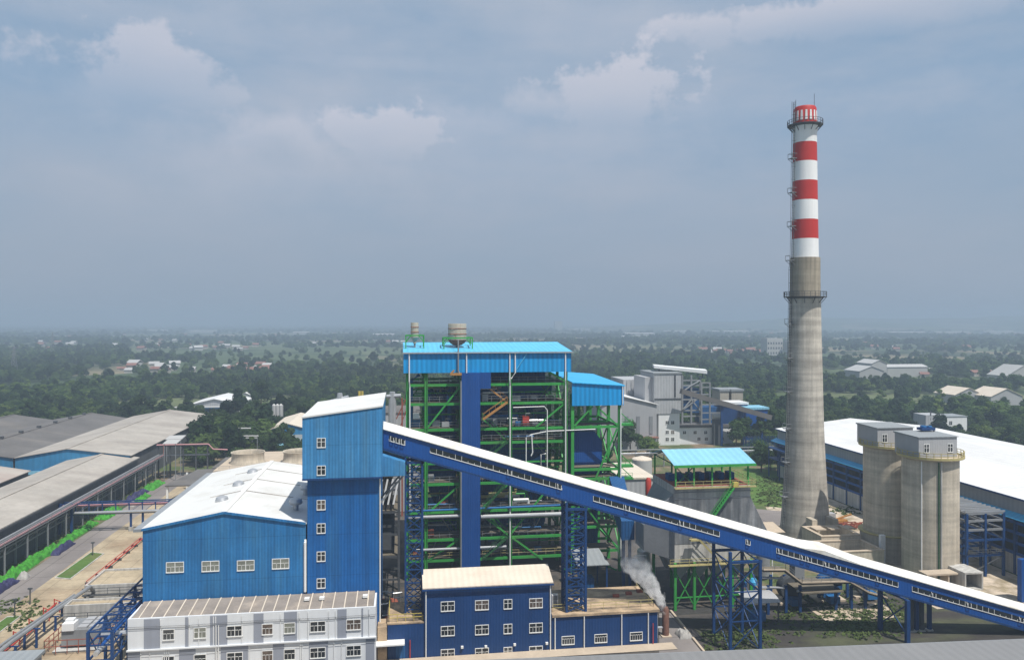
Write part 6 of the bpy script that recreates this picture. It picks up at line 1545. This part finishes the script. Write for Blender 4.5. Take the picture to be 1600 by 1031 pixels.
def place_tree(x,y,k,sc,label,group):
    cm_,tm_,H=protos[k]
    t=thing('tree',(x,y,0),label,'tree',group); t.scale=(sc,sc,sc*random.uniform(.9,1.1)); t.rotation_euler.z=random.uniform(0,6.28)
    for nm,me in (('trunk',tm_),('crown',cm_)):
        o=bpy.data.objects.new(nm,me); COL.objects.link(o); o.parent=t
    return t
for (px,py,D,k,sc,lab) in special:
    x,y,_=G(px,py) if py else W(px,700,D); sc=sc*(1.22 if py else 1.15); place_tree(x,y,k,sc,lab,'trees standing near the plant' if py else 'trees crowded into the grove')
def seen(x,y,D,px):
    if 628<px<972 and D<2000: return False
    if 478<px<600 and D<450: return False
    if 1232<px<1292: return False
    if px<0 or px>1600: return False
    if px<300 and y<350: return False
    return True
cand=[(PROJ(x,y)[2],PROJ(x,y)[0],x,y,s) for x,y,s in cand]
cand.sort()
def place_name(px,D):
    if px<120: a='at the left edge behind the grey sheds'
    elif px<200: a='in the wood behind the middle dark grey shed'
    elif px<290: a='left of the low white-roofed building'
    elif px<400: a='in the grove around the low white-roofed building'
    elif px<480: a='in the grove above the blue gabled shed'
    elif px<632: a='behind the tower, left of the green frame'
    elif px<1010: a='between the green bay and the old plant'
    elif px<1125: a='in the wood behind the old plant tower'
    elif px<1235: a='in the wood between old plant and chimney'
    elif px<1400: a='right of the chimney behind the warehouse roof'
    elif px<1480: a='in the wood above the silo houses'
    elif px<1540: a='around the small white flat-roofed block'
    else: a='at the right edge below the cream gabled sheds'
    return a
near=[]; rest=[]
for c in cand:
    D,px,x,y,s=c
    if len(near)<282 and seen(x,y,D,px): near.append(c)
    else: rest.append(c)
for D,px,x,y,s in near:
    k=random.choice((0,0,1,1,2,2,3,4,5,6,6)); place_tree(x,y,k,s,LAB[k]+' '+place_name(px,D),'trees of the surrounding woods')
# remaining woods: one object, crowns instanced on points
PC=[]
for i,(cm_,tm_,H) in enumerate(protos):
    # the first placed tree of each kind lends its crown
    for o in SC.objects:
        if o.type=='MESH' and o.data is cm_: PC.append(o); break
me=bpy.data.meshes.new('woods'); me.from_pydata([(x,y,-.5 if D<2600 else -3.0*s/2.6) for D,px,x,y,s in rest],[],[])
at=me.attributes.new('sc','FLOAT','POINT'); at.data.foreach_set('value',[s for D,px,x,y,s in rest])
wd=bpy.data.objects.new('woods',me); COL.objects.link(wd); wd['kind']='stuff'; tag(wd,'dark green woods and tree belts stretching over the plain to the horizon','woods')
ng=bpy.data.node_groups.new('woods','GeometryNodeTree')
ng.interface.new_socket('Geometry',in_out='INPUT',socket_type='NodeSocketGeometry'); ng.interface.new_socket('Geometry',in_out='OUTPUT',socket_type='NodeSocketGeometry')
N=ng.nodes; L=ng.links; gi=N.new('NodeGroupInput'); go=N.new('NodeGroupOutput'); ip=N.new('GeometryNodeInstanceOnPoints'); jn=N.new('GeometryNodeJoinGeometry')
for o in PC:
    oi=N.new('GeometryNodeObjectInfo'); oi.inputs['Object'].default_value=o; oi.inputs['As Instance'].default_value=True; oi.transform_space='ORIGINAL'; L.new(oi.outputs['Geometry'],jn.inputs[0])
ip.inputs['Pick Instance'].default_value=True
L.new(gi.outputs[0],ip.inputs['Points']); L.new(jn.outputs[0],ip.inputs['Instance'])
rv=N.new('FunctionNodeRandomValue'); rv.data_type='INT'
for s_ in rv.inputs:
    if s_.type=='INT' and s_.name=='Min': s_.default_value=0
    if s_.type=='INT' and s_.name=='Max': s_.default_value=len(PC)-1
iout=[s_ for s_ in rv.outputs if s_.type=='INT'][0]; L.new(iout,ip.inputs['Instance Index'])
na=N.new('GeometryNodeInputNamedAttribute'); na.data_type='FLOAT'; na.inputs['Name'].default_value='sc'
cbx=N.new('ShaderNodeCombineXYZ'); fo=[s_ for s_ in na.outputs if s_.name=='Attribute'][0]
mz=N.new('ShaderNodeMath'); mz.operation='POWER'; L.new(fo,mz.inputs[0]); mz.inputs[1].default_value=.55
for i in (0,1): L.new(fo,cbx.inputs[i])
L.new(mz.outputs[0],cbx.inputs[2]); L.new(cbx.outputs[0],ip.inputs['Scale'])
rr_=N.new('FunctionNodeRandomValue'); rr_.data_type='FLOAT'
for s_ in rr_.inputs:
    if s_.type=='VALUE' and s_.name=='Max': s_.default_value=6.28
    if s_.name=='Seed': s_.default_value=3
cr2=N.new('ShaderNodeCombineXYZ'); vo_=[s_ for s_ in rr_.outputs if s_.type=='VALUE'][0]; L.new(vo_,cr2.inputs[2]); L.new(cr2.outputs[0],ip.inputs['Rotation'])
L.new(ip.outputs[0],go.inputs[0]); md=wd.modifiers.new('woods','NODES'); md.node_group=ng
# scrub on the open ground inside the plant
def bushes():
    rnd=random.Random(9); vs=[]; fs_=[]
    def clump(x,y,r,h,n):
        for i in range(n):
            a=rnd.uniform(0,6.28); q=r*rnd.random()**.6; p=Vector((x+q*math.cos(a),y+q*math.sin(a),h*rnd.random()*(1-q/r*.6))); nn=Vector((rnd.gauss(0,.6),rnd.gauss(0,.6),1)).normalized(); u=nn.orthogonal().normalized(); v=nn.cross(u); s=rnd.uniform(.12,.3); k=len(vs)
            vs.extend([p-u*s,p-v*s,p+u*s,p+v*s]); fs_.append((k,k+1,k+2,k+3))
    for (px0,px1,py0,py1,n) in ((1185,1230,745,790,90),(1290,1420,955,990,110),(1100,1210,985,1010,50),(1225,1260,950,985,20),(1300,1350,790,805,20),(0,60,935,990,25),(1230,1420,905,960,60)):
        for i in range(n): x,y,_=G(rnd.uniform(px0,px1),rnd.uniform(py0,py1)); [clump(x+rnd.gauss(0,1.6),y+rnd.gauss(0,1.6),rnd.uniform(.25,.8),rnd.uniform(.12,.5),9) for _ in range(4)]
    for y in range(112,262):
        if rnd.random()<.8: clump(-78.2+rnd.uniform(-.6,.6),y,.9,.8,22)
    me=bpy.data.meshes.new('scrub'); me.from_pydata([tuple(v) for v in vs],[],fs_); me.materials.append(M['scrub_leaf'])
    o=bpy.data.objects.new('scrub',me); COL.objects.link(o); o['kind']='stuff'; tag(o,'low weeds and scrub growing over the open ground of the plant','scrub')
bushes()

# =====================================================================
#  AIR, SKY, LIGHT, CAMERA
# =====================================================================
hz=MB().box(-15500,15500,-590,15500,-8,112).build('haze','white_trim'); hz['kind']='stuff'; tag(hz,'blue-grey summer haze lying over the whole plain','haze'); hz.data.materials.clear()
m=bpy.data.materials.new('haze'); t=NT(m); t.n.clear(); out=t.add('ShaderNodeOutputMaterial'); v=t.add('ShaderNodeVolumePrincipled')
v.inputs['Color'].default_value=(.43,.535,.675,1); v.inputs['Density'].default_value=.00050; v.inputs['Anisotropy'].default_value=.0
t.l.new(v.outputs[0],out.inputs['Volume']); hz.data.materials.append(m); hz.display_type='WIRE'

SUN_EL=R(63); sdx,sdy=.55,-.835     # direction towards the sun on the ground
sun=bpy.data.lights.new('sun','SUN'); sun.energy=4.4; sun.angle=R(.6); sun.color=(1.0,.955,.89)
so=bpy.data.objects.new('sun',sun); COL.objects.link(so)
d=Vector((sdx*math.cos(SUN_EL),sdy*math.cos(SUN_EL),math.sin(SUN_EL))); so.rotation_euler=d.to_track_quat('Z','Y').to_euler(); so.location=(60,-60,150)
w=bpy.data.worlds.new('World'); SC.world=w; w.use_nodes=True; t=NT(w)
bg=t.n['Background']; sky=t.add('ShaderNodeTexSky'); sky.sky_type='NISHITA'; sky.sun_disc=False; sky.sun_elevation=SUN_EL; sky.sun_rotation=math.atan2(sdx,sdy); sky.air_density=1.0; sky.dust_density=1.5; sky.ozone_density=1.5
dirv=t.vm('NORMALIZE',t.add('ShaderNodeTexCoord').outputs['Generated'])
def bearing(px,py):
    u=(px-800)/F; vz=-(py-HY)/F; return Vector((u*CS+SN,CS-u*SN,vz)).normalized()
sp_=t.add('ShaderNodeSeparateXYZ'); t.l.new(dirv,sp_.inputs[0])
dw=dirv
nf=t.noise(dirv,20,9,.6); nl_=t.noise(t.vm('MULTIPLY',dirv,(1,1,2.2)),6,5,.55)
edge=t.math('ADD',t.math('MULTIPLY',t.math('SUBTRACT',nf,.5),2.0),t.math('MULTIPLY',t.math('SUBTRACT',nl_,.5),1.9))
def blob(px,py,rx,ry,amp,crisp=.35,flat=True):
    c=bearing(px,py)
    a=t.math('DIVIDE',t.vm('DOT_PRODUCT',t.vm('SUBTRACT',dirv,tuple(c)),(CS,-SN,0)),rx/F); b=t.math('DIVIDE',t.math('SUBTRACT',sp_.outputs[2],c.z),ry/F)
    r=t.math('SQRT',t.math('ADD',t.math('MULTIPLY',a,a),t.math('MULTIPLY',b,b)))
    f=t.math('ADD',t.math('SUBTRACT',1.0,r),edge)
    m_=t.ramp(f,.0,crisp)
    if flat: m_=t.math('MULTIPLY',m_,t.ramp(b,-.95,.65))
    return t.math('MULTIPLY',m_,amp)
skyc=t.vm('SCALE',sky.outputs[0],scale=.075)
n1=t.noise(t.vm('MULTIPLY',dirv,(1.2,1.2,4.0)),1.7,6,.55)
n2=t.noise(t.vm('MULTIPLY',dirv,(1.0,1.0,3.4)),4.5,7,.6)
c1=t.mix(.78,skyc,(.27,.385,.53,1))
c1=t.mix(t.math('MULTIPLY',t.ramp(n1,.35,.65),.75),c1,(.395,.44,.525,1))
c1=t.mix(t.math('MULTIPLY',t.ramp(n2,.50,.75),.35),c1,(.43,.455,.53,1))
c1=t.mix(t.math('MULTIPLY',t.ramp(sp_.outputs[2],.26,.0),.85),c1,(.275,.325,.40,1))
bl=None
for args in ((955,150,125,64,.62,.22),(860,165,110,34,.4,.5),(720,200,190,50,.3,.9),(590,212,95,56,.62,.25),(450,235,150,66,.42,.7),(250,115,120,58,.55,.28),(800,250,620,120,.34,2.2),(430,270,330,110,.34,1.4),(330,60,260,40,.2,1.2),(900,60,300,50,.22,1.4),(150,150,80,60,.2,1.0),(700,185,120,40,.2,1.0),(1400,12,260,36,.62,.3),(1090,180,70,34,.2,.9),(600,104,330,16,.2,1.2),(200,245,180,60,.16,1.3)):
    b_=blob(*args); bl=b_ if bl is None else t.math('MAXIMUM',bl,b_)
c1=t.mix(bl,c1,(.60,.585,.645,1))
c1=t.mix(t.math('MAXIMUM',blob(445,245,60,26,.35,1.0,False),blob(1500,250,260,50,.28,1.6,False)),c1,(.255,.34,.45,1))
t.l.new(t.vm('SCALE',c1,scale=9.5),bg.inputs['Color']); bg.inputs['Strength'].default_value=.1
cam=bpy.data.cameras.new('camera'); co=bpy.data.objects.new('camera',cam); COL.objects.link(co); SC.camera=co
co.location=(0,0,CAMZ); co.rotation_euler=(R(90),0,-TH); cam.sensor_width=36; cam.lens=36*F/1600; cam.shift_y=-(515.5-HY)/1600; cam.clip_end=40000; cam.clip_start=.5
SC.view_settings.view_transform='Standard'; SC.view_settings.look='None'; SC.view_settings.exposure=.28; SC.view_settings.gamma=1
SC.render.engine='CYCLES'; cy=SC.cycles; cy.max_bounces=6; cy.diffuse_bounces=3; cy.glossy_bounces=2; cy.transmission_bounces=2; cy.volume_bounces=4; cy.transparent_max_bounces=6; cy.use_denoising=True; cy.volume_step_rate=2
cy.use_adaptive_sampling=True; cy.adaptive_threshold=.01
for o in list(SC.objects):
    if '_w' in o: del o['_w']
